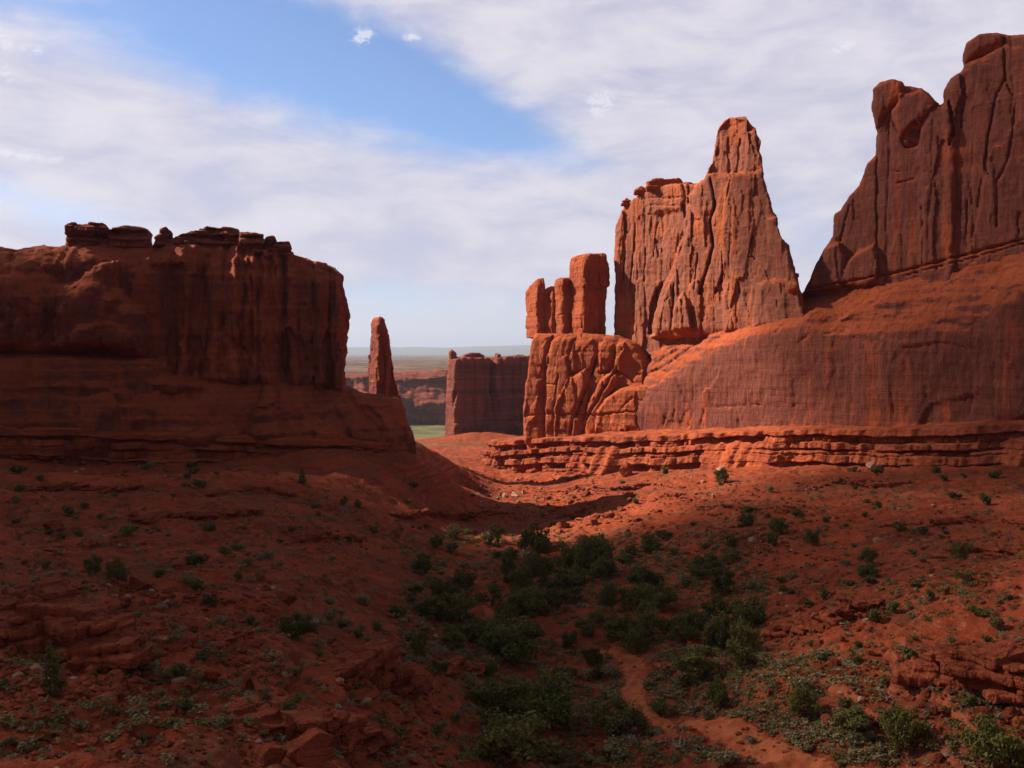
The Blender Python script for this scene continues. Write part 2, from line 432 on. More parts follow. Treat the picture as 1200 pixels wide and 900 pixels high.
def ground_material():
    m = bpy.data.materials.new('red desert soil'); m.use_nodes = True
    t = NT(m.node_tree)
    geo = t.n('ShaderNodeNewGeometry')
    pos = geo.outputs['Position']
    nz = t.n('ShaderNodeSeparateXYZ', inp={0: geo.outputs['Normal']}).outputs[2]
    def mp(sx, sy, sz, loc=(0, 0, 0)):
        return t.n('ShaderNodeMapping', inp={'Vector': pos, 'Scale': (sx, sy, sz), 'Location': loc}).outputs[0]
    a = t.noise(mp(.06, .06, .06), 1, 5, .6, .3)
    col = t.mix(t.ramp(a, .35, .65), (0.175, 0.027, 0.010, 1), (0.310, 0.053, 0.018, 1))
    b = t.noise(mp(.5, .5, .5), 1, 5, .65, .2)
    col = t.mix(t.math('MULTIPLY', t.ramp(b, .45, .66), .7), col, (0.370, 0.080, 0.031, 1))
    b2 = t.noise(mp(.22, .22, .22, (3, 8, 1)), 1, 6, .68, .3)
    col = t.mix(t.math('MULTIPLY', t.ramp(b2, .50, .64), .6), col, (0.120, 0.020, 0.009, 1))
    b3 = t.noise(mp(.09, .09, .09, (7, 2, 5)), 1, 6, .7, .5)
    col = t.mix(t.math('MULTIPLY', t.ramp(b3, .48, .62), .55), col, (0.155, 0.055, 0.030, 1))
    b4 = t.noise(mp(1.6, 1.6, 1.6, (1, 2, 5)), 1, 5, .75)
    col = t.mix(t.math('MULTIPLY', t.ramp(b4, .52, .66), .5), col, (0.33, 0.125, 0.068, 1))
    # flat ledges of harder stone on the steep little steps
    steep = t.ramp(nz, .86, .66)
    s = t.noise(mp(.05, .05, 2.2), 1, 4, .6, .2)
    stone = t.mix(t.ramp(s, .4, .65), (0.200, 0.042, 0.020, 1), (0.360, 0.095, 0.048, 1))
    col = t.mix(steep, col, stone)
    # scattered stone chips, a few of them pale
    v = t.n('ShaderNodeTexVoronoi', inp={'Vector': pos, 'Scale': 2.6, 'Randomness': 1.0})
    chip = t.ramp(v.outputs['Distance'], .30, .22)
    cm = t.ramp(t.noise(mp(.16, .16, .16), 1, 4, .6), .44, .58)
    vc = t.n('ShaderNodeSeparateColor', inp={0: v.outputs['Color']}).outputs
    chip = t.math('MULTIPLY', t.math('MULTIPLY', chip, cm), t.ramp(vc[1], .35, .5))
    col = t.mix(t.math('MULTIPLY', chip, .8), col, t.mix(t.ramp(vc[0], .6, .95), (0.260, 0.065, 0.031, 1), (0.46, 0.26, 0.18, 1)))
    # thin dry grass and low herbs tint the soil in the valley
    g = t.noise(mp(.11, .11, .11, (4, 4, 4)), 1, 5, .65, .4)
    g2 = t.noise(mp(1.7, 1.7, 1.7), 1, 4, .7)
    gm = t.math('MULTIPLY', t.ramp(g, .50, .68), t.ramp(g2, .44, .62))
    col = t.mix(t.math('MULTIPLY', gm, .7), col, (0.090, 0.070, 0.028, 1))
    # beyond the gap: grassy flat, then the far plateau dotted with juniper
    sep = t.n('ShaderNodeSeparateXYZ', inp={0: pos}).outputs
    yy = sep[1]
    flat = t.math('MULTIPLY', t.ramp(yy, 440, 520), t.ramp(yy, 1230, 1150))
    fx = t.math('DIVIDE', t.math('ADD', sep[0], 14), 42.0); fy = t.math('DIVIDE', t.math('SUBTRACT', yy, 512), 24.0)
    flat = t.math('MULTIPLY', flat, t.ramp(t.math('ADD', t.math('MULTIPLY', fx, fx), t.math('MULTIPLY', fy, fy)), .7, 1.4))
    fn = t.noise(mp(.03, .012, .03), 1, 5, .6)
    gr = t.mix(t.ramp(fn, .36, .62), (0.085, 0.082, 0.034, 1), (0.165, 0.140, 0.065, 1))
    gr = t.mix(t.math('MULTIPLY', t.ramp(t.noise(mp(.11, .05, .1), 1, 3, .6), .54, .62), 0.8), gr, (0.05, 0.075, 0.03, 1))
    col = t.mix(flat, col, gr)
    pl = t.ramp(yy, 1195, 1240)
    pn = t.noise(mp(.004, .004, .004), 1, 6, .65, .3)
    pn2 = t.noise(mp(.022, .022, .022), 1, 5, .7)
    pc = t.mix(t.ramp(pn, .38, .62), (0.21, 0.115, 0.075, 1), (0.13, 0.070, 0.048, 1))
    pc = t.mix(t.ramp(pn2, .47, .56), pc, (0.040, 0.045, 0.030, 1))
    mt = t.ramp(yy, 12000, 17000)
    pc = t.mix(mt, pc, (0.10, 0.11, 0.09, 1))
    col = t.mix(pl, col, pc)
    bs = t.n('ShaderNodeBsdfPrincipled', inp={'Base Color': col, 'Roughness': 0.95, 'Specular IOR Level': 0.1})
    fine = t.noise(mp(3.2, 3.2, 3.2), 1, 6, .7)
    mid = t.noise(mp(.7, .7, 1.6), 1, 5, .6, .3)
    h = t.math('ADD', t.math('MULTIPLY', fine, .28), t.math('MULTIPLY', mid, .7))
    h = t.math('ADD', h, t.math('MULTIPLY', chip, .12))
    bm = t.n('ShaderNodeBump', inp={'Strength': .85, 'Distance': .8, 'Height': h})
    t.link(bm.outputs[0], bs.inputs['Normal'])
    o = t.n('ShaderNodeOutputMaterial'); t.link(bs.outputs[0], o.inputs[0])
    return m
M_GROUND = ground_material()

def build_ground():
    fine = np.arange(-33.5, 33.51, 0.085)
    side = np.concatenate((np.arange(33.9, 50, 0.5), np.arange(50, 181, 5)))
    ang = np.radians(np.concatenate((-side[::-1], fine, side)))
    rr = [5.0]
    while rr[-1] < 60000:
        r = rr[-1]
        k = 1.03 if r < 30 else 1.0042 if r < 420 else 1.012 if r < 1300 else 1.03
        rr.append(r * k)
    rr = np.array(rr)
    A, Rr = np.meshgrid(ang, rr, indexing='ij')
    X, Y = np.sin(A) * Rr, np.cos(A) * Rr
    Z = H(X, Y)
    V = np.stack((X, Y, Z), -1).reshape(-1, 3)
    Q = grid_faces(len(ang), len(rr), flip=False)
    # close the little disc under the viewpoint
    n = len(V)
    V = np.vstack((V, [[0, 0, float(H(np.array([0.]), np.array([0.]))[0])]]))
    me = mesh_np('ground', V, Q)
    return structure(obj('ground', me, M_GROUND))
build_ground()

# ------------------------------------------------------------------ rock walls: a distance grid in a wall-aligned frame, meshed, then weathered
class Frame:
    """wall frame: s along the wall (to the right as seen), d towards the viewer, z up"""
    def __init__(self, p0, u, v=None):
        self.o = np.array((p0[0], p0[1]), float)
        u = np.array(u, float); self.u = u / np.linalg.norm(u)
        self.n = np.array((self.u[1], -self.u[0]))
        if self.n @ (-self.o) < 0: self.n = -self.n
        self.v = self.n if v is None else np.array(v, float) / np.linalg.norm(v)   # direction in which thickness runs
    def px(self, px, py, d=0.0):
        r = ray(px, py)
        k = ((self.o + d * self.v) @ self.n) / (r[:2] @ self.n)
        p = r * k
        return ((p[:2] - self.o - d * self.v) @ self.u, p[2])
    def pts(self, lst, d=0.0):
        out = []
        for q in lst:
            if q[0] == 'm': out.append((q[1], q[2]))       # metres in the frame itself
            else: out.append(self.px(q[0], q[1], d))
        return np.array(out, float)
    def world(self, s, d, z):
        return np.stack((self.o[0] + s * self.u[0] + d * self.v[0], self.o[1] + s * self.u[1] + d * self.v[1], z), -1)

def seg_dist(S, Z, pts, closed=False):
    best = np.full(S.shape, 1e9, np.float32)
    n = len(pts)
    for i in range(n if closed else n - 1):
        a, b = pts[i], pts[(i + 1) % n]
        ab = b - a; L = max(ab @ ab, 1e-9)
        t = np.clip(((S - a[0]) * ab[0] + (Z - a[1]) * ab[1]) / L, 0, 1)
        best = np.minimum(best, np.hypot(S - a[0] - t * ab[0], Z - a[1] - t * ab[1]))
    return best
def poly_sd(S, Z, pts):
    d = seg_dist(S, Z, pts, True)
    ins = np.zeros(S.shape, bool)
    n = len(pts)
    for i in range(n):
        a, b = pts[i], pts[(i + 1) % n]
        if a[1] == b[1]: continue
        c = ((a[1] > Z) != (b[1] > Z)) & (S < (b[0] - a[0]) * (Z - a[1]) / (b[1] - a[1]) + a[0])
        ins ^= c
    return np.where(ins, -d, d)

class Slab:
    """one mass of rock, sampled on a (s, z) grid; front and back are relief maps, the outline is a polygon"""
    def __init__(self, fr, outline, vox, dref=0.0, wob=0.5, seed=1):
        self.fr = fr; self.dref = dref; self.vox = vox; self.seed = seed
        self.poly = fr.pts(outline, dref)
        lo = self.poly.min(0) - 3 * vox - wob; hi = self.poly.max(0) + 3 * vox + wob
        self.s = np.arange(lo[0], hi[0], vox); self.z = np.arange(lo[1], hi[1], vox)
        self.S, self.Z = np.meshgrid(self.s, self.z, indexing='ij')
        # rough the outline up a little
        w1 = wob * fbm2(self.S / 5, self.Z / 3.5, 4, seed + 300); w2 = wob * fbm2(self.S / 5 + 50, self.Z / 3.5, 4, seed + 301)
        self.f2 = poly_sd(self.S + w1, self.Z + w2, self.poly)
        self.front = np.zeros_like(self.S); self.back = None
        self.extra = None
    def inside(self, pts, d=None): return poly_sd(self.S, self.Z, self.fr.pts(pts, self.dref if d is None else d))
    def bump(self, pts, h, soft, wob=0.5, mask=1.0):
        """a block or bulge standing h metres proud of the face, edge softness in metres"""
        p = self.fr.pts(pts, self.dref)
        w1 = wob * fbm2(self.S / 3, self.Z / 3, 3, self.seed + 7); w2 = wob * fbm2(self.S / 3 + 9, self.Z / 3, 3, self.seed + 8)
        f = poly_sd(self.S + w1, self.Z + w2, p)
        t = np.clip(-f / soft, 0, 1)
        self.front += mask * h * np.sqrt(1 - (1 - t) ** 2)
        return self
    def crack(self, pts, depth, width, wob=0.5):
        p = self.fr.pts(pts, self.dref)
        w1 = wob * fbm2(self.S / 2.5, self.Z / 2.5, 3, self.seed + 17); w2 = wob * fbm2(self.S / 2.5 + 9, self.Z / 2.5, 3, self.seed + 18)
        d = seg_dist(self.S + w1, self.Z + w2, p)
        self.front -= depth * np.exp(-(d / width) ** 2)
        return self
    def flutes(self, amp, ls, lz, seed, sharp=True, mask=1.0):
        """upright columns and joints"""
        w = 0.5 * fbm2(self.S / (ls * 3), self.Z / (lz * 0.8), 3, seed + 3)
        n = fbm2(self.S / ls + w, self.Z / lz, 4, seed)
        self.front += mask * amp * ((np.abs(n) * 2.2 - 0.6) if sharp else n * 1.4)
        return self
    def facets(self, amp, ls, lz, seed, tilt=0.5, mask=1.0):
        """flat spalled plates: every cell of an upright Voronoi pattern is its own tilted plane"""
        u = self.S / ls + 0.16 * fbm2(self.S / (ls * 0.8), self.Z / (lz * 0.5), 3, seed + 1)
        v = self.Z / lz + 0.22 * fbm2(self.S / (ls * 0.8), self.Z / (lz * 0.5), 3, seed + 2)
        iu, iv = np.floor(u).astype(np.int32), np.floor(v).astype(np.int32)
        best = np.full(u.shape, 1e9, np.float32); out = np.zeros(u.shape, np.float32)
        for du in (-1, 0, 1):
            for dv in (-1, 0, 1):
                a, b = iu + du, iv + dv
                cx = a + 0.5 + 0.45 * _hash(a, b, a * 0, seed + 3); cz = b + 0.5 + 0.45 * _hash(a, b, a * 0, seed + 4)
                d = np.maximum(np.abs(u - cx), np.abs(v - cz) * 0.9)      # square-cut plates: joints run upright and level
                h = _hash(a, b, a * 0, seed + 5) + tilt * (_hash(a, b, a * 0, seed + 6) * (u - cx) * 2 + _hash(a, b, a * 0, seed + 7) * (v - cz))
                k = d < best
                best = np.where(k, d, best); out = np.where(k, h, out)
        self.front += mask * amp * out
        return self
    def joints(self, depth, spacing, seed, width=0.35, lz=40, mask=1.0):
        """narrow upright joints at uneven spacing"""
        n = self.S / spacing + 0.7 * fbm2(self.S / (spacing * 2.5), self.Z / (lz * 4), 2, seed) + 0.05 * fbm2(self.S / 3, self.Z / 5, 3, seed + 9)
        i = np.round(n); off = np.abs(n - i) * spacing
        on = (vnoise2(i * 3.7, self.Z / lz * 1.5, seed + 5) > -0.15) * 1.0
        self.front -= mask * depth * on * np.exp(-(off / width) ** 2)
        return self
    def strata(self, amp, lz, seed, mask=1.0):
        n = fbm2(self.S / 60 + 0 * self.Z, self.Z / lz + 0.15 * fbm2(self.S / 12, self.Z / 12, 3, seed + 2), 4, seed)
        self.front += mask * amp * n
        return self
    def grid(self, thick_front, thick_back, edge, tops=None):
        """3-D field: edge = radius of the rounded arris"""
        t = np.clip(-self.f2 / edge, 0, 1)
        prof = np.sqrt(np.maximum(1 - (1 - t) ** 2, 0))
        fr = self.front - thick_front * 0 - edge * (1 - prof)
        bk = (self.back if self.back is not None else -thick_back + 0 * self.front) + edge * (1 - prof)
        d0 = bk.min() - 2 * self.vox; d1 = fr.max() + 2 * self.vox
        dd = np.arange(d0, d1 + self.vox, self.vox)
        D = dd[None, :, None].astype(np.float32)
        f = np.maximum(D - fr[:, None, :].astype(np.float32), bk[:, None, :].astype(np.float32) - D)
        f = np.maximum(f, self.f2[:, None, :].astype(np.float32))
        if self.extra is not None: f = np.maximum(f, self.extra(self.S[:, None, :], D, self.Z[:, None, :]))
        return f, dd

def mesh_field(f, s0, d0, z0, vox, fr):
    g = vdb.FloatGrid(9.0)
    f = np.clip(f, -4 * vox, 4 * vox).astype(np.float32)
    f = np.pad(f, 1, constant_values=3 * vox)
    g.copyFromArray(np.ascontiguousarray(f))
    p, q = g.convertToQuads(0.0)
    p = np.asarray(p, np.float64) - 1; q = np.asarray(q, np.int64)
    W = fr.world(s0 + p[:, 0] * vox, d0 + p[:, 1] * vox, z0 + p[:, 2] * vox)
    return W, q

def weather(V, Q, seed=1, big=0.5, mid=0.25, fine=0.1, lay=0.12, sc=1.0, blk=0.45):
    """push the surface in and out: blocky spalls, upright grooves, bedding lines"""
    N = vnormals(V, Q)
    x, y, z = V[:, 0] / sc, V[:, 1] / sc, V[:, 2] / sc
    steep = 1 - np.abs(N[:, 2])
    d = big * 0.6 * fbm3(x / 6, y / 6, z / 9, 3, seed)
    g = fbm3(x / 1.9, y / 1.9, z / 9, 3, seed + 5)
    d = d + mid * 0.45 * (np.abs(g) * 2 - 0.5) * (0.3 + 0.7 * steep)
    # square-edged spalls: beds broken into blocks, each a little proud or set back
    for cz, cw, am in ((4.5, 3.2, 0.55), (1.5, 1.3, 0.32)):
        wv = 0.12 * fbm3(x / 3, y / 3, z / 3, 2, seed + 21)
        k = np.floor(z / cz + 0.35 * fbm3(x / 14, y / 14, z / 14, 2, seed + 23) + wv).astype(np.int32)
        sh = _hash(k, k * 0 + 3, k * 0, seed + 25) * 3.0
        i1 = np.floor((x * 0.8 + y * 0.6) / cw + sh + wv).astype(np.int32); i2 = np.floor((x * 0.6 - y * 0.8) / cw + sh * 1.7 + wv).astype(np.int32)
        d = d + blk * am * _hash(i1, i2, k, seed + 27)
    d = d + fine * fbm3(x / 0.7, y / 0.7, z / 0.9, 3, seed + 9)
    d = d + lay * fbm3(x / 25, y / 25, z / 0.8 + 0.4 * fbm3(x / 6, y / 6, z / 6, 2, seed + 13), 3, seed + 11)
    V = V + N * (d * sc)[:, None]
    return V

def rock_mesh(name, slab, thick_back, edge, origin, seed=1, **kw):
    f, dd = slab.grid(0, thick_back, edge)
    V, Q = mesh_field(f, slab.s[0], dd[0], slab.z[0], slab.vox, slab.fr)
    V = weather(V, Q, seed, **kw)
    N = vnormals(V, Q)
    c = V.mean(0)
    if ((V - c) * N).sum() < 0: Q = Q[:, ::-1]
    return mesh_np(name, V - np.asarray(origin), Q)

def block_pile(line, height, width, seed, vox=0.11, blocks=1.0):
    """outcrop: flat-lying broken blocks fused along a line of ground points"""
    rng = np.random.RandomState(seed)
    g = np.array(line, float)
    seg = np.hypot(*np.diff(g[:, :2], axis=0).T); L = np.concatenate(([0], np.cumsum(seg)))
    boxes = []
    t = 0.0
    while t < L[-1]:
        c = np.array([np.interp(t, L, g[:, k]) for k in range(3)])
        c2 = np.array([np.interp(min(t + .5, L[-1]), L, g[:, k]) for k in range(3)])
        yaw0 = math.atan2(c2[1] - c[1], c2[0] - c[0]) if np.hypot(*(c2 - c)[:2]) > 1e-6 else 0
        env = max(.35, math.sin(math.pi * min(max(t / L[-1], .05), .95))) * rng.uniform(.55, 1.1)
        z = c[2] - .5
        while z < c[2] + height * env:
            hh = rng.uniform(.28, .8) * (height / 2.0) ** .5
            lx = rng.uniform(.5, 1.7) * height ** .5; ly = rng.uniform(.5, 1.0) * width * .5
            o = np.array((-math.sin(yaw0), math.cos(yaw0))) * rng.uniform(-.3, .5) * width * .6 + np.array((math.cos(yaw0), math.sin(yaw0))) * rng.uniform(-.6, .6)
            boxes.append((np.array((c[0] + o[0], c[1] + o[1], z + hh / 2)), (lx, ly, hh / 2 * 1.04), yaw0 + rng.normal(0, .28), rng.normal(0, .07), rng.normal(0, .07)))
            z += hh
        t += rng.uniform(.45, 1.0) * height ** .5 / blocks
    lo = np.min([b[0] for b in boxes], 0) - 3.2; hi = np.max([b[0] for b in boxes], 0) + 3.2
    xs, ys, zs = (np.arange(lo[k], hi[k], vox, dtype=np.float32) for k in range(3))
    f = np.full((len(xs), len(ys), len(zs)), 3.0, np.float32)
    for c, hsz, yaw, tx, ty in boxes:
        r = max(hsz) * 1.5 + .5
        i0, i1 = np.searchsorted(xs, (c[0] - r, c[0] + r)); j0, j1 = np.searchsorted(ys, (c[1] - r, c[1] + r)); k0, k1 = np.searchsorted(zs, (c[2] - hsz[2] - .8, c[2] + hsz[2] + .8))
        X, Y, Z = np.meshgrid(xs[i0:i1] - c[0], ys[j0:j1] - c[1], zs[k0:k1] - c[2], indexing='ij')
        wob = .11 * fbm3(X * .9 + c[0], Y * .9 + c[1], Z * 1.2, 2, seed + 5)
        ca, sa = math.cos(yaw), math.sin(yaw)
        a = X * ca + Y * sa; b = -X * sa + Y * ca; zz = Z + tx * a + ty * b
        q = [np.abs(a) - hsz[0], np.abs(b) - hsz[1], np.abs(zz) - hsz[2]]
        d = np.maximum(np.maximum(q[0], q[1]), q[2]) + .35 * np.sqrt(np.maximum(q[0] + .35, 0) ** 2 + np.maximum(q[1] + .35, 0) ** 2 + np.maximum(q[2] + .35, 0) ** 2) - .07
        f[i0:i1, j0:j1, k0:k1] = np.minimum(f[i0:i1, j0:j1, k0:k1], d + wob)
    fr = Frame((0.0, 0.0), (1, 0)); fr.v = np.array((0.0, 1.0)); fr.o = np.zeros(2)
    V, Q = mesh_field(f, xs[0], ys[0], zs[0], vox, fr)
    V = weather(V, Q, seed, big=.14, mid=.16, fine=.07, lay=.16, sc=.6)
    N = vnormals(V, Q)
    if ((V - V.mean(0)) * N).sum() < 0: Q = Q[:, ::-1]
    return V, Q

FR = Frame(P(620, 505, 330)[:2], (P(1200, 490, 200) - P(620, 505, 330))[:2])
FT = Frame(FR.o, FR.u, (-0.19, -0.98)); FT2 = Frame(FR.o, FR.u, (-0.42, -0.91))      # towers: end faces run away from the viewpoint
FL = Frame(P(0, 490, 205)[:2], (P(480, 515, 238) - P(0, 490, 205))[:2], (0.20, -0.98))
def base_of(fr, px, py, d=0):
    s, z = fr.px(px, py, d)
    return tuple(fr.world(np.array(s), d, np.array(z)))
def ramp_line(sl, pts, d=None):
    """height of a drawn line as a function of s"""
    p = sl.fr.pts(pts, sl.dref if d is None else d)
    p = p[np.argsort(p[:, 0])]
    return np.interp(sl.S, p[:, 0], p[:, 1])

# ---- left butte
def left_butte():
    o = base_of(FL, 200, 505, 8)
    root = thing('sandstone_butte', 'broad dark flat-topped butte in shade on the left, above a bulging rock apron', 'butte', o)
    out = [('m', -150, 42), ('m', -120, 38), ('m', -60, 31), (-60, 275), (0, 285), (38, 281), (75, 277), (170, 281), (200, 284), (240, 283), (280, 284), (300, 289), (325, 291), (345, 296), (365, 303),
           (385, 309), (393, 311), (404, 320), (405, 345), (410, 365), (410, 388), (406, 402), (405, 425), (403, 452), (425, 462), (440, 463), (470, 466), (476, 490),
           (482, 515), (484, 560), ('m', -150, -40)]
    sl = Slab(FL, out, 0.5, wob=0.45, seed=3)
    S, Z = sl.S, sl.Z
    s180 = FL.px(185, 420)[0]; s0 = FL.px(0, 420)[0]; s400 = FL.px(400, 420)[0]
    zc = ramp_line(sl, [(-300, 410), (0, 413), (90, 415), (180, 419), (192, 431), (200, 443), (250, 447), (330, 452), (404, 458), (480, 470)])
    zb = ramp_line(sl, [(-300, 488), (0, 492), (100, 496), (200, 503), (300, 508), (400, 511), (480, 516)])
    above = sstep(-0.5, 0.5, Z - zc)
    soft_up = sstep(-1.5, 3.0, Z - zc + 1.2 * fbm2(S / 6, Z / 6, 3, 39))
    right = sstep(s180 - 3, s180 + 6, S)
    # main face: upright columns on the right two thirds
    sl.flutes(0.8, 9.0, 120, 31, True, above * (0.25 + 0.75 * right))
    sl.flutes(0.2, 2.6, 60, 32, True, above * (0.2 + 0.8 * right))
    sl.joints(1.6, 6.5, 33, 0.55, 50, above * right)
    sl.joints(0.9, 3.2, 37, 0.4, 40, above * right)
    sl.strata(0.9, 3.0, 34, 1.0)
    # dark alcove and buttresses on the left part of the face
    sl.bump([(176, 310), (215, 308), (216, 350), (212, 400), (205, 440), (180, 420), (176, 360)], -3.5, 4.0, 1.0)
    sl.bump([(222, 318), (240, 316), (242, 345), (236, 400), (228, 440), (222, 380)], -1.6, 2.5, 0.8)
    UP = soft_up
    sl.facets(1.5, 6, 26, 36, .5, above * (0.4 + 0.6 * right)); sl.facets(0.6, 2.2, 11, 38, .5, above)
    sl.bump([(-260, 300), (20, 303), (40, 310), (62, 322), (75, 334), (98, 326), (118, 309), (136, 306), (139, 340), (152, 352), (168, 365), (175, 388), (178, 410), (186, 432), (-260, 432)], 6.5, 5.0, 1.2, UP)
    sl.bump([(-30, 330), (20, 322), (45, 330), (62, 352), (60, 420), (-30, 420)], 3.0, 4.0, 1.2, UP)
    sl.bump([(78, 425), (80, 372), (92, 345), (105, 332), (128, 335), (140, 352), (135, 378), (120, 420)], 3.0, 3.0, 1.0, UP)
    sl.bump([(88, 428), (92, 395), (105, 382), (135, 380), (160, 388), (172, 415), (176, 430)], 2.2, 1.6, 0.8, UP)
    sl.bump([(28, 425), (30, 380), (36, 375), (50, 395), (58, 425)], 2.0, 1.6, 0.8, UP)
    sl.bump([(262, 300), (280, 296), (310, 297), (316, 340), (312, 380), (318, 450), (262, 448)], 1.8, 2.0, 0.8)
    sl.bump([(352, 310), (385, 318), (398, 330), (404, 380), (400, 452), (372, 452), (368, 400)], 1.8, 2.0, 0.8)
    sl.bump([(372, 408), (380, 405), (384, 420), (384, 455), (366, 455)], 1.6, 1.2, 0.5)
    sl.crack([(283, 290), (283, 310), (286, 340), (282, 400), (285, 448)], 2.6, 0.9)
    sl.crack([(330, 300), (334, 330), (330, 380), (338, 452)], 2.4, 0.8)
    sl.crack([(240, 300), (238, 330), (244, 380), (240, 445)], 1.8, 0.8)
    sl.crack([(385, 318), (388, 350), (382, 400), (388, 452)], 2.2, 0.7)
    sl.crack([(302, 292), (306, 320), (300, 360)], 2.0, 0.7)
    # the slickrock apron swells out below the contact
    t = np.clip((zc - Z) / np.maximum(zc - zb, 2), 0, 1.4)
    ap = 11.0 * (1 - (1 - np.clip(t, 0, 1)) ** 1.5) + 2.0 * np.clip(t - 1, 0, 1)
    sl.front += np.where(Z < zc, ap * (0.55 + 0.45 * right), 0)
    sl.front += 6.5 * (1 - sstep(s180 - 10, s180 + 4, S)) * sstep(0, -1.0, Z - zc)
    sl.crack([(-40, 414), (90, 416), (180, 420), (190, 432), (200, 444), (330, 453), (404, 459)], 0.5, 0.4, 0.9)
    sl.bump([(104, 520), (112, 452), (126, 445), (160, 458), (205, 463), (242, 468), (272, 482), (290, 496), (292, 520)], 2.4, 4.5, 1.0)
    sl.bump([(215, 520), (222, 478), (240, 470), (262, 478), (288, 492), (290, 520)], 1.5, 2.5, 0.8)
    sl.bump([(296, 515), (297, 480), (304, 470), (322, 468), (333, 480), (336, 515)], 4.5, 3.0, 0.6)
    sl.bump([(302, 475), (306, 452), (312, 440), (322, 437), (326, 450), (330, 472)], 4.0, 2.2, 0.5)
    sl.bump([(186, 452), (196, 440), (215, 440), (240, 446), (246, 455), (200, 460)], 2.0, 1.5, 0.8)
    sl.bump([(365, 515), (372, 500), (384, 488), (392, 498), (398, 515)], 2.2, 1.5, 0.6)
    sl.crack([(382, 470), (392, 480), (402, 498), (412, 515)], 1.2, 0.6)
    sl.crack([(405, 462), (420, 480), (440, 500), (452, 515)], 1.8, 0.7)
    sl.crack([(428, 478), (445, 492), (450, 505)], 1.4, 0.6)
    sl.crack([(473, 470), (474, 492), (470, 515)], 1.2, 0.5)
    sl.crack([(108, 462), (140, 456), (150, 470), (165, 500)], 1.0, 0.6)
    sl.strata(0.7, 1.6, 35, 1 - above)
    # domed top: the rim of the left half leans back
    zt = ramp_line(sl, [(-300, 255), (0, 285), (75, 277), (240, 283), (300, 289), (405, 320)])
    sl.front -= (1 - 0.7 * right) * 10 * np.clip(1 - (zt - Z) / 6.5, 0, 1) ** 1.6
    sl.back = -30 + 19 * sstep(s180, s400, S) + 7 * sstep(FL.px(425, 470)[0], FL.px(455, 470)[0], S)
    me = rock_mesh('butte_face', sl, 34, 1.6, o, 41, big=0.45, mid=0.35, fine=0.10, lay=0.16)
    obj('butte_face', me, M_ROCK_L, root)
    caps = [([(78, 288), (77, 264), (84, 262), (104, 263), (120, 262), (127, 267), (126, 273), (128, 288)], -9, 3.4),
            ([(128, 289), (126, 270), (134, 267), (158, 266), (172, 268), (175, 273), (174, 290)], -9, 3.2),
            ([(178, 292), (183, 279), (189, 277), (188, 269), (196, 267), (201, 272), (203, 292)], -8, 2.0),
            ([(196, 290), (203, 277), (222, 271), (244, 265), (266, 266), (280, 269), (281, 292)], -7, 5.0),
            ([(279, 294), (282, 273), (295, 272), (309, 275), (310, 297)], -3, 3.5),
            ([(308, 297), (311, 279), (320, 278), (324, 284), (324, 298)], -3, 2.6),
            ([(316, 297), (321, 286), (329, 282), (339, 284), (342, 291), (342, 300)], -3, 2.4)]
    for i, (pl, d, th) in enumerate(caps):
        mid = pl[len(pl) // 2]
        s, z = FL.px((pl[0][0] + pl[-1][0]) / 2, mid[1], d)
        w = FL.world(np.array(s), d, np.array(z))
        fc = Frame(w[:2], (0.96, 0.28))
        c = Slab(fc, pl, 0.2, 0, 0.28, 60 + i)
        c.strata(2.0, 0.7, 70 + i); c.facets(.5, 2.5, 1.2, 90 + i, .5)
        c.front += 0.8
        me = rock_mesh('cap_rock', c, th * 1.6, 0.4, o, 80 + i, big=0.35, mid=0.12, fine=0.08, lay=0.30)
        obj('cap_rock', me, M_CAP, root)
    return root
left_butte()

def simple_slab(fr, outline, vox, dref, thick, edge, o, seed, name, mat, root, relief=None, wob=0.35, **kw):
    sl = Slab(fr, outline, vox, dref, wob, seed)
    if relief: relief(sl)
    me = rock_mesh(name, sl, thick, edge, o, seed, **kw)
    ob = obj(name, me, mat, root)
    nd = fr.v * dref
    ob.location = (nd[0], nd[1], 0)
    return ob

# ---- thin spire at the end of the left butte
def spire():
    w = P(450, 470, 297)
    fr = Frame(w[:2], (0.90, 0.44))
    o = (w[0], w[1], w[2])
    root = thing('rock_spire', 'thin leaning rock spire standing at the right end of the shaded butte', 'rock spire', o)
    def rel(sl):
        sl.flutes(0.4, 2.0, 30, 5); sl.facets(.6, 2.2, 6, 4, .6)
        sl.strata(0.3, 2.0, 6)
        sl.crack([(448, 395), (452, 430), (450, 462)], 1.0, 0.5)
        sl.crack([(460, 430), (459, 465)], 0.9, 0.5)
    simple_slab(fr, [(441, 505), (441, 440), (442, 405), (443, 392), (442, 382), (444, 374), (447, 370), (451, 373), (453, 384), (455, 392), (458, 415), (463, 438), (468, 460), (473, 480), (475, 505)],
                0.22, 0, 8.5, 0.7, o, 91, 'shaft', M_WALL, root, rel, 0.3, big=0.45, mid=0.2, fine=0.1, lay=0.12)
spire()

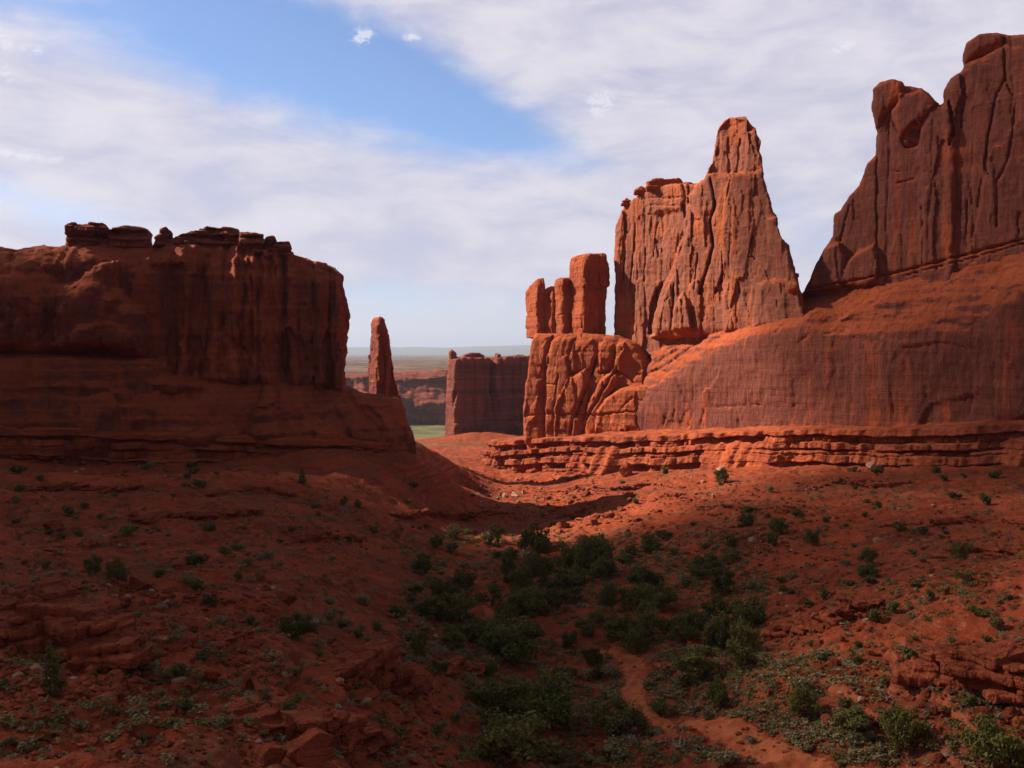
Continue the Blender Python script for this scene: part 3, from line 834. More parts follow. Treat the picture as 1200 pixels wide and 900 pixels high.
# ---- flat fin in the gap
def far_fin():
    w = P(530, 518, 520)
    fr = Frame(w[:2], (0.93, 0.37))
    o = tuple(w)
    root = thing('rock_fin', 'flat-fronted rock wall standing alone in the gap, its left edge sunlit', 'rock fin', o)
    def rel(sl):
        sl.flutes(0.8, 9, 90, 7); sl.facets(1.2, 6, 22, 8, .6)
        sl.joints(1.2, 6, 9, 0.6, 60)
        sl.strata(0.6, 5, 10)
        sl.crack([(580, 415), (578, 440), (578, 460)], 6, 1.6)
        sl.bump([(575, 445), (581, 445), (584, 465), (588, 485), (582, 494), (577, 480)], -3.5, 1.5)
        sl.bump([(515, 540), (520, 498), (560, 494), (620, 495), (680, 495), (680, 540)], 3.0, 3.0)
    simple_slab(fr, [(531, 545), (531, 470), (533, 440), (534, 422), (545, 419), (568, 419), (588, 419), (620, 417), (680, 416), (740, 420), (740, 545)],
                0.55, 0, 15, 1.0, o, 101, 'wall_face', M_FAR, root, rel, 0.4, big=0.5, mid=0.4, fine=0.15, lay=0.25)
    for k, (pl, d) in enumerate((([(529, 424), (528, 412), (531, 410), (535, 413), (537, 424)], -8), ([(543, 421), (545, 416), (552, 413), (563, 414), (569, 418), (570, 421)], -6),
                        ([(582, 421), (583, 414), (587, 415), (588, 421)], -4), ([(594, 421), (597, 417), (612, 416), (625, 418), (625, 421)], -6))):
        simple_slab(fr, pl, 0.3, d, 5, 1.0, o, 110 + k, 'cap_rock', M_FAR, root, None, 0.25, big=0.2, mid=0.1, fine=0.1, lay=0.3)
far_fin()

# ---- pillars with their pedestal
def pillars():
    o = base_of(FR, 690, 506, 0)
    root = thing('rock_pillars', 'four blocky sandstone pillars on a cracked rounded pedestal, left of the tall towers', 'rock pillars', o)
    # pedestal: the sunlit end of the long wall
    s, z = FR.px(690, 505, 3)
    w = FR.world(np.array(s), 3, np.array(z))
    fr = Frame(w[:2], (0.87, -0.50))
    def rel(sl):
        zb = fr.px(690, 505)[1]; zt = fr.px(690, 392)[1]
        tt = np.clip((sl.Z - zb) / (zt - zb), 0, 1)
        sl.front -= 4.0 * tt ** 1.5
        for poly, h, soft in (([(612, 520), (612, 400), (622, 392), (636, 394), (642, 420), (634, 450), (640, 520)], 2.2, 2.2),
                              ([(640, 520), (637, 450), (641, 400), (650, 393), (668, 394), (674, 430), (660, 470), (655, 520)], 2.6, 2.4),
                              ([(652, 520), (655, 470), (668, 440), (685, 432), (694, 450), (688, 480), (680, 520)], 3.4, 2.5),
                              ([(679, 520), (690, 470), (706, 440), (716, 432), (724, 445), (706, 480), (700, 520)], 2.8, 2.0),
                              ([(697, 402), (706, 399), (715, 402), (717, 418), (709, 436), (700, 432)], 2.2, 1.6),
                              ([(718, 402), (727, 399), (730, 415), (727, 434), (718, 436)], 1.8, 1.4),
                              ([(668, 400), (690, 398), (696, 420), (690, 434), (670, 436)], 1.6, 1.6),
                              ([(700, 520), (703, 482), (712, 466), (726, 455), (742, 452), (760, 453), (767, 460), (768, 475), (768, 520)], 5.5, 1.8)):
            sl.bump(poly, h * .85, soft, 0.5)
        for pl, dp, wd in (([(641, 394), (636, 430), (640, 460), (642, 506)], 2.4, 0.5), ([(655, 440), (653, 470), (652, 506)], 1.5, 0.35), ([(694, 420), (688, 455), (676, 490), (672, 508)], 2.2, 0.5),
                           ([(722, 430), (706, 462), (690, 490), (684, 508)], 2.0, 0.5), ([(618, 487), (650, 485), (700, 486), (740, 482), (766, 484)], 0.9, 0.3),
                           ([(700, 437), (716, 436), (730, 440), (742, 450)], 1.4, 0.5), ([(640, 450), (655, 452)], 0.8, 0.3), ([(732, 482), (740, 470), (747, 466)], 0.6, 0.3),
                           ([(668, 396), (664, 420), (668, 440)], 1.4, 0.5)):
            sl.crack(pl, dp * .9, wd * .75, 0.5)
        sl.strata(0.25, 2.0, 21); sl.facets(.5, 3.6, 8, 22, .5)
    simple_slab(fr, [(617, 535), (614, 500), (614, 460), (617, 420), (617, 392), (640, 391), (690, 391), (713, 392), (718, 396), (735, 402), (752, 425), (757, 450), (768, 455), (771, 480), (771, 535)],
                0.32, 0, 12, 1.6, o, 121, 'pedestal', M_ROCK, root, rel, 0.5, blk=.16, big=0.3, mid=0.12, fine=0.1, lay=0.14)
    def pillar(front, y, thick, seed, relief=None, drop=0.0, at=(690, 391, -3.0)):
        s, z = FR.px(*at)
        w = FR.world(np.array(s), at[2], np.array(z))
        fp = Frame(w[:2], (0.92, 0.39))
        sl = Slab(fp, front, 0.2, 0, 0.5, seed)
        if relief: relief(sl)
        if drop:
            zt = sl.poly[:, 1].max()
            sl.extra = lambda S, D, Z: (Z - (zt + drop * (D + 0.6))) * 0.9
        sl.strata(0.2, 1.5, seed); sl.facets(.45, 1.5, 4.5, seed + 40, .6); sl.crack([(600, 366 + seed % 7), (730, 362 + seed % 5)], .25, .2, .5)
        me = rock_mesh('pillar', sl, thick, 1.3, o, seed, blk=.25, big=0.45, mid=0.14, fine=0.06, lay=0.06)
        obj('pillar', me, M_ROCK, root)
    pillar([(629, 396), (629.5, 350), (630, 332), (633, 326), (639, 325), (641, 334), (643, 352), (645, 396)], 0, 10.5, 131, None, 0.45, at=(640, 391, -1.0))
    pillar([(646, 396), (646, 352), (648, 341), (653, 342), (657, 352), (659, 396)], 0, 5.5, 132, None, 0.3, at=(650, 391, -1.5))
    pillar([(640, 396), (640, 345), (648, 335), (668, 333), (690, 340), (690, 396)], 0, 6.0, 136, None, 0.1, at=(665, 391, -8.0))
    def r3(sl): sl.crack([(655, 368), (676, 368)], 0.5, 0.25, 0.2)
    pillar([(660, 396), (659, 345), (657, 332), (660, 324), (670, 324), (675, 332), (677, 360), (679, 396)], 0, 6.5, 133, r3, 0.15, at=(664, 391, -1.5))
    def r4(sl):
        zz = fr.px(690, 333)[1]
        sl.front -= 1.0 * sstep(0.4, -0.4, sl.Z - zz)
        sl.crack([(702, 296), (703, 333)], 0.5, 0.25, 0.2)
        sl.crack([(704, 333), (705, 392)], 0.35, 0.3, 0.2)
    pillar([(684, 396), (684, 340), (684, 300), (688, 296), (700, 297), (713, 297), (715, 322), (716, 331), (714, 342), (712, 396)], 0, 11.0, 134, r4, 0.06, at=(690, 391, -2.5))
pillars()

# ---- the long lower wall: varnished face below, slickrock slope leaning back above
def lower_wall():
    o = base_of(FR, 950, 497, 0)
    root = thing('slickrock_wall', 'long smooth wall with dark varnish streaks, carrying the two tall towers on its sloping top', 'rock wall', o)
    out = [('m', 36, -45), (742, 520), (742, 440), (735, 405), (737, 385), (800, 365), (935, 335), (1050, 305), (1200, 262), ('m', 178, 38), ('m', 225, 50), ('m', 225, -45)]
    sl = Slab(FR, out, 0.45, 0, 0.2, 5)
    S, Z = sl.S, sl.Z
    zw = ramp_line(sl, [(742, 478), (762, 462), (790, 438), (830, 411), (865, 397), (900, 385), (945, 376), (985, 398), (1050, 396), (1150, 384), (1165, 362), (1200, 337), (1260, 318), (1500, 260)])
    zt = ramp_line(sl, [(735, 402), (745, 400), (770, 395), (800, 383), (850, 370), (900, 358), (940, 350), (1000, 337), (1050, 325), (1120, 308), (1200, 290), (1350, 258), (1500, 220)], -14)
    q = (Z - zw) / np.maximum(zt - zw, 2.0)
    soft = np.log1p(np.exp(np.clip(q * 9, -30, 30))) / 9
    sl.front -= 14.0 * np.minimum(soft, 3) ** 1.08
    wall = sstep(0.15, -0.05, q)
    s745 = FR.px(760, 480)[0]
    # gentle bulges and hollows
    sl.front += 1.6 * fbm2(S / 26, Z / 30, 3, 51) + 1.1 * (1 - wall) * fbm2(S / 10, Z / 5, 4, 52)
    sl.strata(0.35, 2.5, 53, 0.4 + (1 - wall))
    sl.bump([(1168, 500), (1166, 385), (1172, 352), (1200, 330), (1500, 280), (1500, 500)], 3.0, 4.0, 1.0)
    sl.bump([(1043, 428), (1050, 413), (1062, 407), (1100, 402), (1132, 408), (1142, 440), (1132, 500), (1046, 500)], -0.3, 0.6, 0.4)
    sl.bump([(1088, 470), (1104, 428), (1120, 426), (1140, 438), (1138, 475)], -0.25, 0.6, 0.4)
    sl.bump([(1076, 500), (1088, 472), (1120, 466), (1148, 458), (1158, 475), (1160, 500)], -0.7, 1.2, 0.6)
    sl.bump([(985, 360), (1010, 352), (1045, 350), (1040, 358), (1000, 366), (970, 378)], 0.8, 1.6, 0.8)
    for pl, dp, wd in (([(826, 478), (890, 474)], 0.35, 0.25), ([(1060, 407), (1100, 402), (1132, 408)], 0.7, 0.3), ([(968, 391), (984, 390)], 0.6, 0.3), ([(776, 500), (781, 482)], 0.5, 0.25), ([(786, 500), (790, 480)], 0.5, 0.25),
                       ([(797, 500), (801, 482)], 0.5, 0.25), ([(806, 500), (809, 484)], 0.4, 0.25), ([(820, 505), (823, 480)], 0.5, 0.3), ([(938, 402), (950, 392)], 0.5, 0.3), ([(910, 390), (918, 378)], 0.5, 0.3),
                       ([(740, 440), (760, 432), (775, 420), (790, 405)], 0.9, 0.5), ([(748, 425), (770, 412)], 0.8, 0.5), ([(760, 410), (785, 395)], 0.6, 0.4)):
        sl.crack(pl, dp, wd, 0.4)
    sl.joints(0.2, 9, 55, 0.3, 40, wall); sl.facets(.22, 10, 14, 57, .3, wall); sl.facets(.35, 5, 1.6, 58, .4, 1 - wall)
    sl.back = -40 + 0 * S
    me = rock_mesh('wall_face', sl, 40, 1.0, o, 141, big=0.3, mid=0.10, fine=0.06, lay=0.14, blk=.25)
    obj('wall_face', me, M_WALL, root)
lower_wall()

# ---- the tower with the narrow head
def queen_tower():
    D = -15
    o = base_of(FT, 830, 378, D)
    root = thing('rock_tower', 'tall sunlit sandstone tower tapering to a narrow head, broad shoulder on its left', 'rock tower', o)
    def rel(sl):
        S, Z = sl.S, sl.Z
        zb = ramp_line(sl, [(735, 402), (800, 383), (850, 370), (900, 358), (940, 350)])
        h = np.clip((Z - zb) / 60, 0, 1.2)
        sl.front += 1.5 - 4.0 * h ** 1.2
        sl.flutes(0.25, 8, 60, 61); sl.facets(.7, 5.5, 20, 62, .5); sl.facets(.25, 2.2, 9, 67, .5)
        sl.joints(0.35, 5.5, 63, 0.3, 22)
        sl.strata(0.45, 3.5, 64)
        # right mass stands in front of the left shoulder
        sl.bump([(829, 200), (806, 230), (801, 270), (790, 310), (774, 345), (766, 375), (764, 395), (960, 395), (960, 340), (920, 260), (898, 200)], 5.0, 3.0, 0.8)
        sl.bump([(852, 207), (892, 205), (900, 232), (906, 255), (940, 355), (940, 390), (848, 390), (842, 300)], 2.6, 1.6, 0.8)
        sl.bump([(829, 206), (838, 178), (842, 150), (858, 133), (890, 150), (897, 206)], -1.5, 1.2, 0.5)
        sl.bump([(872, 200), (876, 150), (886, 150), (896, 200)], 1.5, 1.0, 0.4)
        sl.bump([(880, 385), (884, 335), (905, 328), (930, 335), (940, 385)], 2.5, 1.6, 0.7)
        sl.bump([(895, 262), (908, 256), (911, 275), (925, 310), (934, 345), (918, 345), (900, 300)], 2.2, 1.2, 0.6)
        sl.bump([(787, 388), (790, 362), (801, 343), (806, 356), (811, 388)], 2.2, 1.0, 0.3)
        sl.bump([(760, 392), (762, 360), (768, 340), (779, 328), (777, 345), (770, 366), (768, 392)], -2.6, 0.7, 0.5)
        sl.bump([(776, 390), (778, 350), (786, 332), (789, 350), (787, 390)], 0.8, 0.8, 0.3)
        sl.bump([(836, 345), (846, 318), (852, 330), (848, 350)], -2.0, 0.8, 0.3)
        sl.bump([(757, 250), (757, 222), (775, 214), (800, 212), (803, 232), (798, 248)], 1.5, 2.0, 0.5)
        for pl, dp, wd in (([(833, 212), (838, 240), (832, 262), (836, 290), (828, 320), (820, 345)], 2.6, 0.7), ([(845, 290), (846, 332)], 1.6, 0.5), ([(856, 210), (850, 240)], 1.2, 0.5), ([(862, 330), (866, 345)], 1.0, 0.4),
                           ([(790, 335), (789, 372)], 1.6, 0.45), ([(800, 240), (806, 262), (796, 300)], 1.6, 0.6), ([(745, 262), (742, 300), (738, 340)], 1.0, 0.45), ([(757, 290), (755, 330)], 1.0, 0.4), ([(733, 290), (730, 330)], 1.0, 0.4),
                           ([(728, 300), (726, 370)], 0.8, 0.4), ([(770, 262), (766, 300)], 0.8, 0.4), ([(818, 300), (814, 340)], 0.8, 0.4), ([(868, 160), (864, 200)], 0.9, 0.5), ([(880, 280), (872, 320)], 0.7, 0.4),
                           ([(757, 232), (800, 232)], 0.6, 0.3), ([(760, 240), (798, 241)], 0.5, 0.3)):
            sl.crack(pl, dp, wd * .7, 0.3)
        sl.back = -15 + 6.0 * h
    simple_slab(FT, [(720, 420), (720, 392), (719, 360), (721, 320), (720, 290), (722, 262), (727, 250), (730, 240), (738, 236), (757, 222), (775, 216), (797, 214), (812, 214), (826, 211), (829, 196), (834, 190), (838, 178), (840, 160), (842, 150),
                     (849, 139), (858, 133), (872, 132), (880, 138), (890, 152), (892, 162), (890, 172), (893, 190), (895, 208), (898, 230), (905, 252), (909, 256), (910, 270), (915, 280), (922, 290), (925, 303), (928, 316), (933, 335), (937, 350), (945, 390), (930, 410)],
                0.36, D, 16, 1.1, o, 151, 'tower_shaft', M_TOWER, root, rel, 0.8, blk=.28, big=0.4, mid=0.12, fine=0.12, lay=0.10)
    for k, (pl, d, mat) in enumerate((([(757, 222), (758, 212), (768, 209), (785, 208), (797, 208), (799, 214), (800, 222)], D - 1.5, M_ROCK), ([(741, 228), (743, 221), (750, 217), (757, 219), (757, 227)], D - 1, M_ROCK),
                             ([(727, 240), (728, 235), (733, 232), (738, 234), (739, 241)], D - 1, M_ROCK), ([(798, 222), (799, 214), (808, 213), (813, 216), (814, 224)], D - 6, M_CAP), ([(925, 330), (926, 320), (929, 318), (937, 320), (937, 324), (933, 327), (933, 332)], D - 3, M_ROCK))):
        s, z = FT.px((pl[0][0] + pl[-1][0]) / 2, pl[0][1], d)
        w = FT.world(np.array(s), d, np.array(z))
        simple_slab(Frame(w[:2], (0.97, -0.24)), pl, 0.2, 0, (pl[-1][0] - pl[0][0]) * .22 + 1.5, 0.9, o, 160 + k, 'cap_rock', mat, root, lambda s: s.strata(0.9, 0.8, 66), 0.25, big=0.2, mid=0.1, fine=0.08, lay=0.25)
queen_tower()

# ---- the highest tower, cut by the right edge of the picture
def right_tower():
    D = -16
    o = base_of(FT2, 1080, 318, D)
    root = thing('rock_tower', 'highest varnished sandstone tower at the right, with a knobbed shoulder and fractured face', 'rock tower', o)
    def rel(sl):
        S, Z = sl.S, sl.Z
        zb = ramp_line(sl, [(940, 350), (1050, 325), (1200, 290), (1400, 245)])
        h = np.clip((Z - zb) / 60, 0, 1.3)
        sl.front += 1.5 - 5.0 * h ** 1.4
        sl.flutes(0.1, 9, 80, 71); sl.facets(.5, 8, 30, 72, .35); sl.facets(.18, 2.6, 12, 75, .35)
        sl.joints(0.4, 9.0, 73, 0.22, 60)
        sl.strata(0.3, 3.0, 74)
        sl.bump([(1018, 130), (1020, 100), (1030, 92), (1045, 88), (1060, 95), (1058, 112), (1046, 122), (1035, 135), (1026, 150)], 2.0, 1.6, 0.5)
        sl.bump([(1045, 130), (1056, 108), (1082, 103), (1102, 120), (1080, 140), (1076, 165), (1060, 172), (1050, 150)], 2.4, 2.0, 0.6)
        sl.bump([(1054, 160), (1074, 140), (1080, 150), (1076, 172), (1060, 175)], -2.5, 1.5, 0.5)
        sl.bump([(1078, 350), (1076, 160), (1090, 125), (1110, 120), (1122, 200), (1116, 350)], 1.4, 1.5, 0.6)
        sl.bump([(1105, 120), (1115, 90), (1135, 70), (1178, 52), (1260, 60), (1260, 360), (1108, 360)], 1.5, 1.6, 0.8)
        sl.bump([(1130, 70), (1128, 58), (1134, 44), (1150, 34), (1172, 34), (1176, 46), (1150, 58)], 1.5, 1.2, 0.4)
        sl.bump([(945, 345), (958, 312), (968, 290), (985, 282), (993, 300), (990, 340)], 3.0, 1.6, 0.5)
        sl.bump([(988, 335), (992, 308), (1010, 292), (1026, 285), (1031, 300), (1030, 330), (1015, 338)], 2.6, 1.4, 0.5)
        for pl, dp, wd in (([(1132, 70), (1155, 60), (1176, 50), (1178, 40)], 1.3, 0.4), ([(1112, 118), (1116, 150), (1113, 172)], 2.0, 0.5), ([(1177, 55), (1178, 90), (1166, 120), (1158, 160), (1154, 200), (1158, 206)], 1.2, 0.4),
                           ([(1178, 92), (1190, 118), (1188, 150), (1180, 190), (1168, 216)], 1.1, 0.4), ([(1100, 160), (1100, 178)], 0.9, 0.3), ([(1045, 140), (1055, 158), (1068, 165)], 1.2, 0.4), ([(1052, 215), (1070, 210)], 1.0, 0.35), ([(1045, 200), (1055, 201)], 0.8, 0.3),
                           ([(1150, 210), (1146, 245)], 0.8, 0.3), ([(1168, 216), (1167, 268)], 0.8, 0.3), ([(1027, 150), (1028, 290)], 1.0, 0.5), ([(1080, 230), (1082, 310)], 0.8, 0.4), ([(1133, 235), (1132, 290)], 0.7, 0.35), ([(1194, 250), (1192, 285)], 0.7, 0.35),
                           ([(1128, 88), (1130, 108), (1126, 150)], 0.9, 0.4), ([(995, 240), (985, 285)], 0.8, 0.4), ([(942, 341), (1000, 330), (1060, 318), (1130, 300), (1200, 282), (1400, 240)], 1.6, 0.4), ([(1060, 324), (1130, 306), (1200, 287)], 1.0, 0.3)):
            sl.crack(pl, dp, wd * .55, 0.3)
        sl.back = -18 + 6 * h
    simple_slab(FT2, [(925, 380), (938, 348), (950, 325), (955, 310), (965, 295), (975, 275), (978, 250), (985, 245), (995, 228), (1007, 215), (1015, 190), (1025, 178), (1027, 150), (1025, 138), (1020, 125), (1022, 102), (1030, 93), (1043, 88), (1057, 90), (1060, 96),
                     (1081, 100), (1090, 108), (1102, 120), (1107, 115), (1107, 103), (1115, 88), (1130, 77), (1131, 68), (1128, 58), (1133, 45), (1148, 35), (1165, 32), (1180, 34), (1200, 35), (1240, 50), (1300, 44), (1360, 90), ('m', 205, 60), ('m', 215, 20), (1200, 340)],
                0.36, D, 18, 1.8, o, 171, 'tower_shaft', M_WALL, root, rel, 0.45, blk=.18, big=0.25, mid=0.12, fine=0.10, lay=0.08)
right_tower()

# ---- far mesa closing the valley
def far_mesa():
    w = P(520, 500, 1130)
    fr = Frame(w[:2], (1, 0.05))
    o = tuple(w)
    root = thing('mesa', 'distant purple mesa of flat-lying layers closing the valley behind the gap', 'mesa', o)
    def rel(sl):
        zb = w[2]
        z1 = fr.px(520, 476)[1]; z2 = fr.px(520, 448)[1]; z3 = fr.px(520, 436)[1]
        Z = sl.Z + 5 * fbm2(sl.S / 90, 0 * sl.Z, 3, 3)
        sl.front -= 26 * sstep(z1 - 1, z2, Z) + 22 * sstep(z2 + 2, z3, Z)
        sl.flutes(7, 45, 300, 81); sl.flutes(3, 14, 150, 82)
        sl.strata(7, 9, 83)
    sl = Slab(fr, [('m', -420, -140), ('m', -420, -24), ('m', -200, -26), (420, 440), (480, 437), (540, 433), (600, 436), ('m', 120, -27), ('m', 420, -25), ('m', 420, -140)], 2.2, 0, 1.0, 9)
    rel(sl)
    me = rock_mesh('mesa_face', sl, 120, 3, o, 181, big=2.5, mid=1.5, fine=0.6, lay=1.6, sc=1.0)
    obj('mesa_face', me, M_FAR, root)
far_mesa()

# ---- layered ledges that carry the walls
def ledge(name, label, path, mat, depth=11.0, back=15.0, seed=1, res=0.28, kind_cat='rock ledge', lean=0.22):
    p = np.array(path, float)                       # x, y, z of the rim, left to right as seen
    seg = np.hypot(*(np.diff(p[:, :2], axis=0).T)); L = np.concatenate(([0], np.cumsum(seg)))
    t = np.arange(0, L[-1], res)
    x, y, zt = (np.interp(t, L, p[:, k]) for k in range(3))
    k = 25; ker = np.hanning(2 * k + 1); ker /= ker.sum()
    def sm(a): return np.convolve(np.pad(a, k, mode='edge'), ker, 'valid')
    x, y, zt = sm(x), sm(y), sm(zt)
    tx, ty = np.gradient(x), np.gradient(y); n = np.hypot(tx, ty); tx /= n; ty /= n
    ox, oy = ty, -tx                                # outwards
    off = 2.6 * fbm2(t / 16, 0 * t, 4, seed) + 1.3 * fbm2(t / 4.5, 0 * t + 5, 3, seed + 1)
    rng = np.random.RandomState(seed)
    th = []
    while sum(th) < depth + 2: th.append(rng.choice([0.5, 0.7, 0.9, 1.3, 1.8]) * rng.uniform(.8, 1.25))
    th[0] = 1.7
    edges = np.concatenate(([0], np.cumsum(th)))
    prot = rng.uniform(-1.0, 0.9, len(th)); prot[0] = 0.9; prot[1] = -0.9
    h = np.linspace(0, depth, int(depth / 0.13))
    T, Hh = np.meshgrid(t, h, indexing='ij')
    hw = Hh + (0.75 * fbm2(T / 18, Hh / 30 + 2, 4, seed + 3) + 0.25 * fbm2(T / 3.5, Hh / 3, 3, seed + 13)) * np.clip(Hh / 1.5, 0, 1)
    i = np.clip(np.searchsorted(edges, hw, side='right') - 1, 0, len(th) - 1)
    fr = (hw - edges[i]) / np.array(th)[i]
    pr = prot[i] + 1.1 * vnoise2(T / 7.0, i * 7.3, seed + 5) + 0.6 * vnoise2(T / 2.1, i * 5.1, seed + 6)
    # blocks: upright joints at uneven spacing, different in every bed
    u = T / (1.3 + 1.5 * (i % 4)) + i * 0.37 + 0.9 * vnoise2(T / 4.5, i * 3.3, seed + 8)
    ju = np.abs(u - np.round(u))
    jon = _hash(np.round(u).astype(np.int32), i.astype(np.int32), i.astype(np.int32) * 0, seed + 2) > 0.1
    pr = pr - 0.8 * np.exp(-(ju / 0.06) ** 2) * (i > 0) * jon + 0.6 * _hash(np.floor(u + .5).astype(np.int32), i.astype(np.int32), i.astype(np.int32) * 0, seed) * (i > 0)
    e = np.minimum(fr, 1 - fr) * np.array(th)[i]
    deep = 0.35 + 0.55 * (vnoise2(T / 8, i * 2.7, seed + 21) * .5 + .5)
    pr = pr - deep * np.exp(-(e / 0.11) ** 2)
    # stretches where the beds have slumped under their own debris
    slump = sstep(0.12, 0.42, fbm2(t / 20, 0 * t + 7, 3, seed + 31))[:, None] * sstep(1.6, 3.5, Hh)
    pr = pr * (1 - .85 * slump) + slump * (0.55 * (Hh - 2) + .5 * fbm2(T / 1.6, Hh / 1.6, 4, seed + 33))
    # whole stretches stand back as shallow bays
    pr = pr - 2.2 * sstep(0.15, 0.35, fbm2(t / 9, 0 * t + 17, 2, seed + 35))[:, None] * sstep(1.4, 2.2, Hh)
    pr = pr + lean * Hh + off[:, None]
    pr = pr + 0.25 * fbm2(T / 0.9, Hh / 0.7, 3, seed + 9)
    Xf = x[:, None] + ox[:, None] * pr; Yf = y[:, None] + oy[:, None] * pr; Zf = zt[:, None] - Hh + 0.35 * fbm2(T / 5, 0 * T, 3, seed + 4)
    # shelf behind the rim
    b = np.linspace(1, 0.02, 36) ** 1.3 * back
    Tb, B = np.meshgrid(t, b, indexing='ij')
    o0 = pr[:, :1]
    Xb = x[:, None] + ox[:, None] * (o0 - B); Yb = y[:, None] + oy[:, None] * (o0 - B)
    Zb = Zf[:, :1] + 0.10 * B + 0.35 * fbm2(Tb / 3, B / 2, 4, seed + 12) * np.clip(B, 0, 1)
    X = np.hstack((Xb, Xf)); Y = np.hstack((Yb, Yf)); Z = np.hstack((Zb, Zf))
    V = np.stack((X, Y, Z), -1).reshape(-1, 3)
    o = V[len(V) // 2].copy()
    me = mesh_np(name, V - o, grid_faces(*X.shape, flip=True), True)
    ob = obj(name, me, mat, None, o)
    tag(ob, label, kind_cat)
    return ob
def rim(fr, rows, d):
    out = []
    for k, (px, py) in enumerate(rows):
        dk = d if np.isscalar(d) else d[k]
        s, z = fr.px(px, py, dk)
        out.append(fr.world(np.array(s), dk, np.array(z)))
    return out
rR = rim(FR, [(583, 518), (600, 515), (640, 513), (690, 512), (760, 510), (850, 506), (950, 502), (1050, 502), (1130, 499), (1200, 494), (1300, 492), (1480, 487)], [10, 11, 12, 12, 9.5, 6, 5, 5, 5, 5, 5, 5])
# the promontory: the ledge turns away from the viewer at its left end
q0 = rR[0]
nose = [np.array((q0[0] + 10, q0[1] + 60, q0[2] - 4)), np.array((q0[0] - 1, q0[1] + 30, q0[2] - 2)), np.array((q0[0] - 5, q0[1] + 8, q0[2] - 0.5))]
ledge('rock_ledge', 'layered blocky red ledge running below the sunlit right wall, ending in a promontory', nose + rR, M_LEDGE, 11.5, 18, 7)
rL = rim(FL, [(-500, 492), (-250, 496), (0, 499), (60, 500), (120, 505), (200, 508), (300, 512), (400, 516), (448, 519)], 14.0)
q1 = rL[-1]
tail = [np.array((q1[0] + 3, q1[1] + 14, q1[2] - 0.8)), np.array((q1[0] - 2, q1[1] + 40, q1[2] - 3)), np.array((q1[0] - 8, q1[1] + 80, q1[2] - 4))]
ledge('rock_ledge', 'shaded layered ledge running below the left butte and its apron', rL + tail, M_LEDGE, 8.0, 18, 17)

# ------------------------------------------------------------------ low unseen cloud added up-sun, shaped to shade near valley and right wall
def cloud_material(name, dens):
    m = bpy.data.materials.new(name); m.use_nodes = True
    t = NT(m.node_tree)
    v = t.n('ShaderNodeVolumePrincipled', inp={'Color': (0.95, 0.95, 0.97, 1), 'Density': dens, 'Anisotropy': 0.3})
    o = t.n('ShaderNodeOutputMaterial'); t.link(v.outputs[0], o.inputs['Volume'])
    return m
E1 = np.array((-SUN[1], SUN[0], 0)); E1 /= np.linalg.norm(E1)
if E1[1] < 0: E1 = -E1
E2 = np.cross(SUN, E1)
if E2[2] < 0: E2 = -E2
def shade_puff(a, b, ra, rb, rc, dens, seed, dist=1300):
    import bmesh
    bm = bmesh.new()
    bmesh.ops.create_icosphere(bm, subdivisions=5, radius=1)
    V = np.array([v.co[:] for v in bm.verts])
    Q = np.array([[v.index for v in f.verts] for f in bm.faces]); bm.free()
    k = 1 + 0.22 * fbm3(V[:, 0] * 2.2, V[:, 1] * 2.2, V[:, 2] * 2.2, 4, seed)
    V = V * k[:, None]
    W = E1 * (V[:, 0:1] * ra) + E2 * (V[:, 1:2] * rb) + SUN * (V[:, 2:3] * rc)
    if np.linalg.det(np.stack((E1, E2, SUN))) < 0: Q = Q[:, ::-1]      # faces outwards, or the volume is inside out
    c = E1 * a + E2 * b + SUN * dist
    o = obj('shade_clouds', mesh_np('shade_clouds', W, Q), cloud_material('cloud', dens), None, c)
    return structure(o, 'stuff')
shade_puff(10, -84, 172, 62, 80, 0.032, 1)
shade_puff(136, -40, 44, 42, 60, 0.014, 4, 1200)
shade_puff(115, 12, 120, 75, 80, 0.0082, 2, 1600)
shade_puff(218, 52, 66, 78, 80, 0.0110, 3, 1900)

# ------------------------------------------------------------------ air: far things fade towards blue
def haze():
    m = bpy.data.materials.new('air'); m.use_nodes = True
    t = NT(m.node_tree)
    v = t.n('ShaderNodeVolumePrincipled', inp={'Color': (0.62, 0.72, 0.95, 1), 'Density': 0.00005, 'Anisotropy': 0.2})
    o = t.n('ShaderNodeOutputMaterial'); t.link(v.outputs[0], o.inputs['Volume'])
    x, y0, y1, z0, z1 = 42000, -42000, 62000, -120, 560
    V = np.array([(sx, sy, sz) for sz in (z0, z1) for sy in (y0, y1) for sx in (-x, x)], float)
    Q = np.array([(0, 2, 3, 1), (4, 5, 7, 6), (0, 1, 5, 4), (2, 6, 7, 3), (0, 4, 6, 2), (1, 3, 7, 5)])
    return structure(obj('haze', mesh_np('haze', V, Q, False), m), 'stuff')
haze()

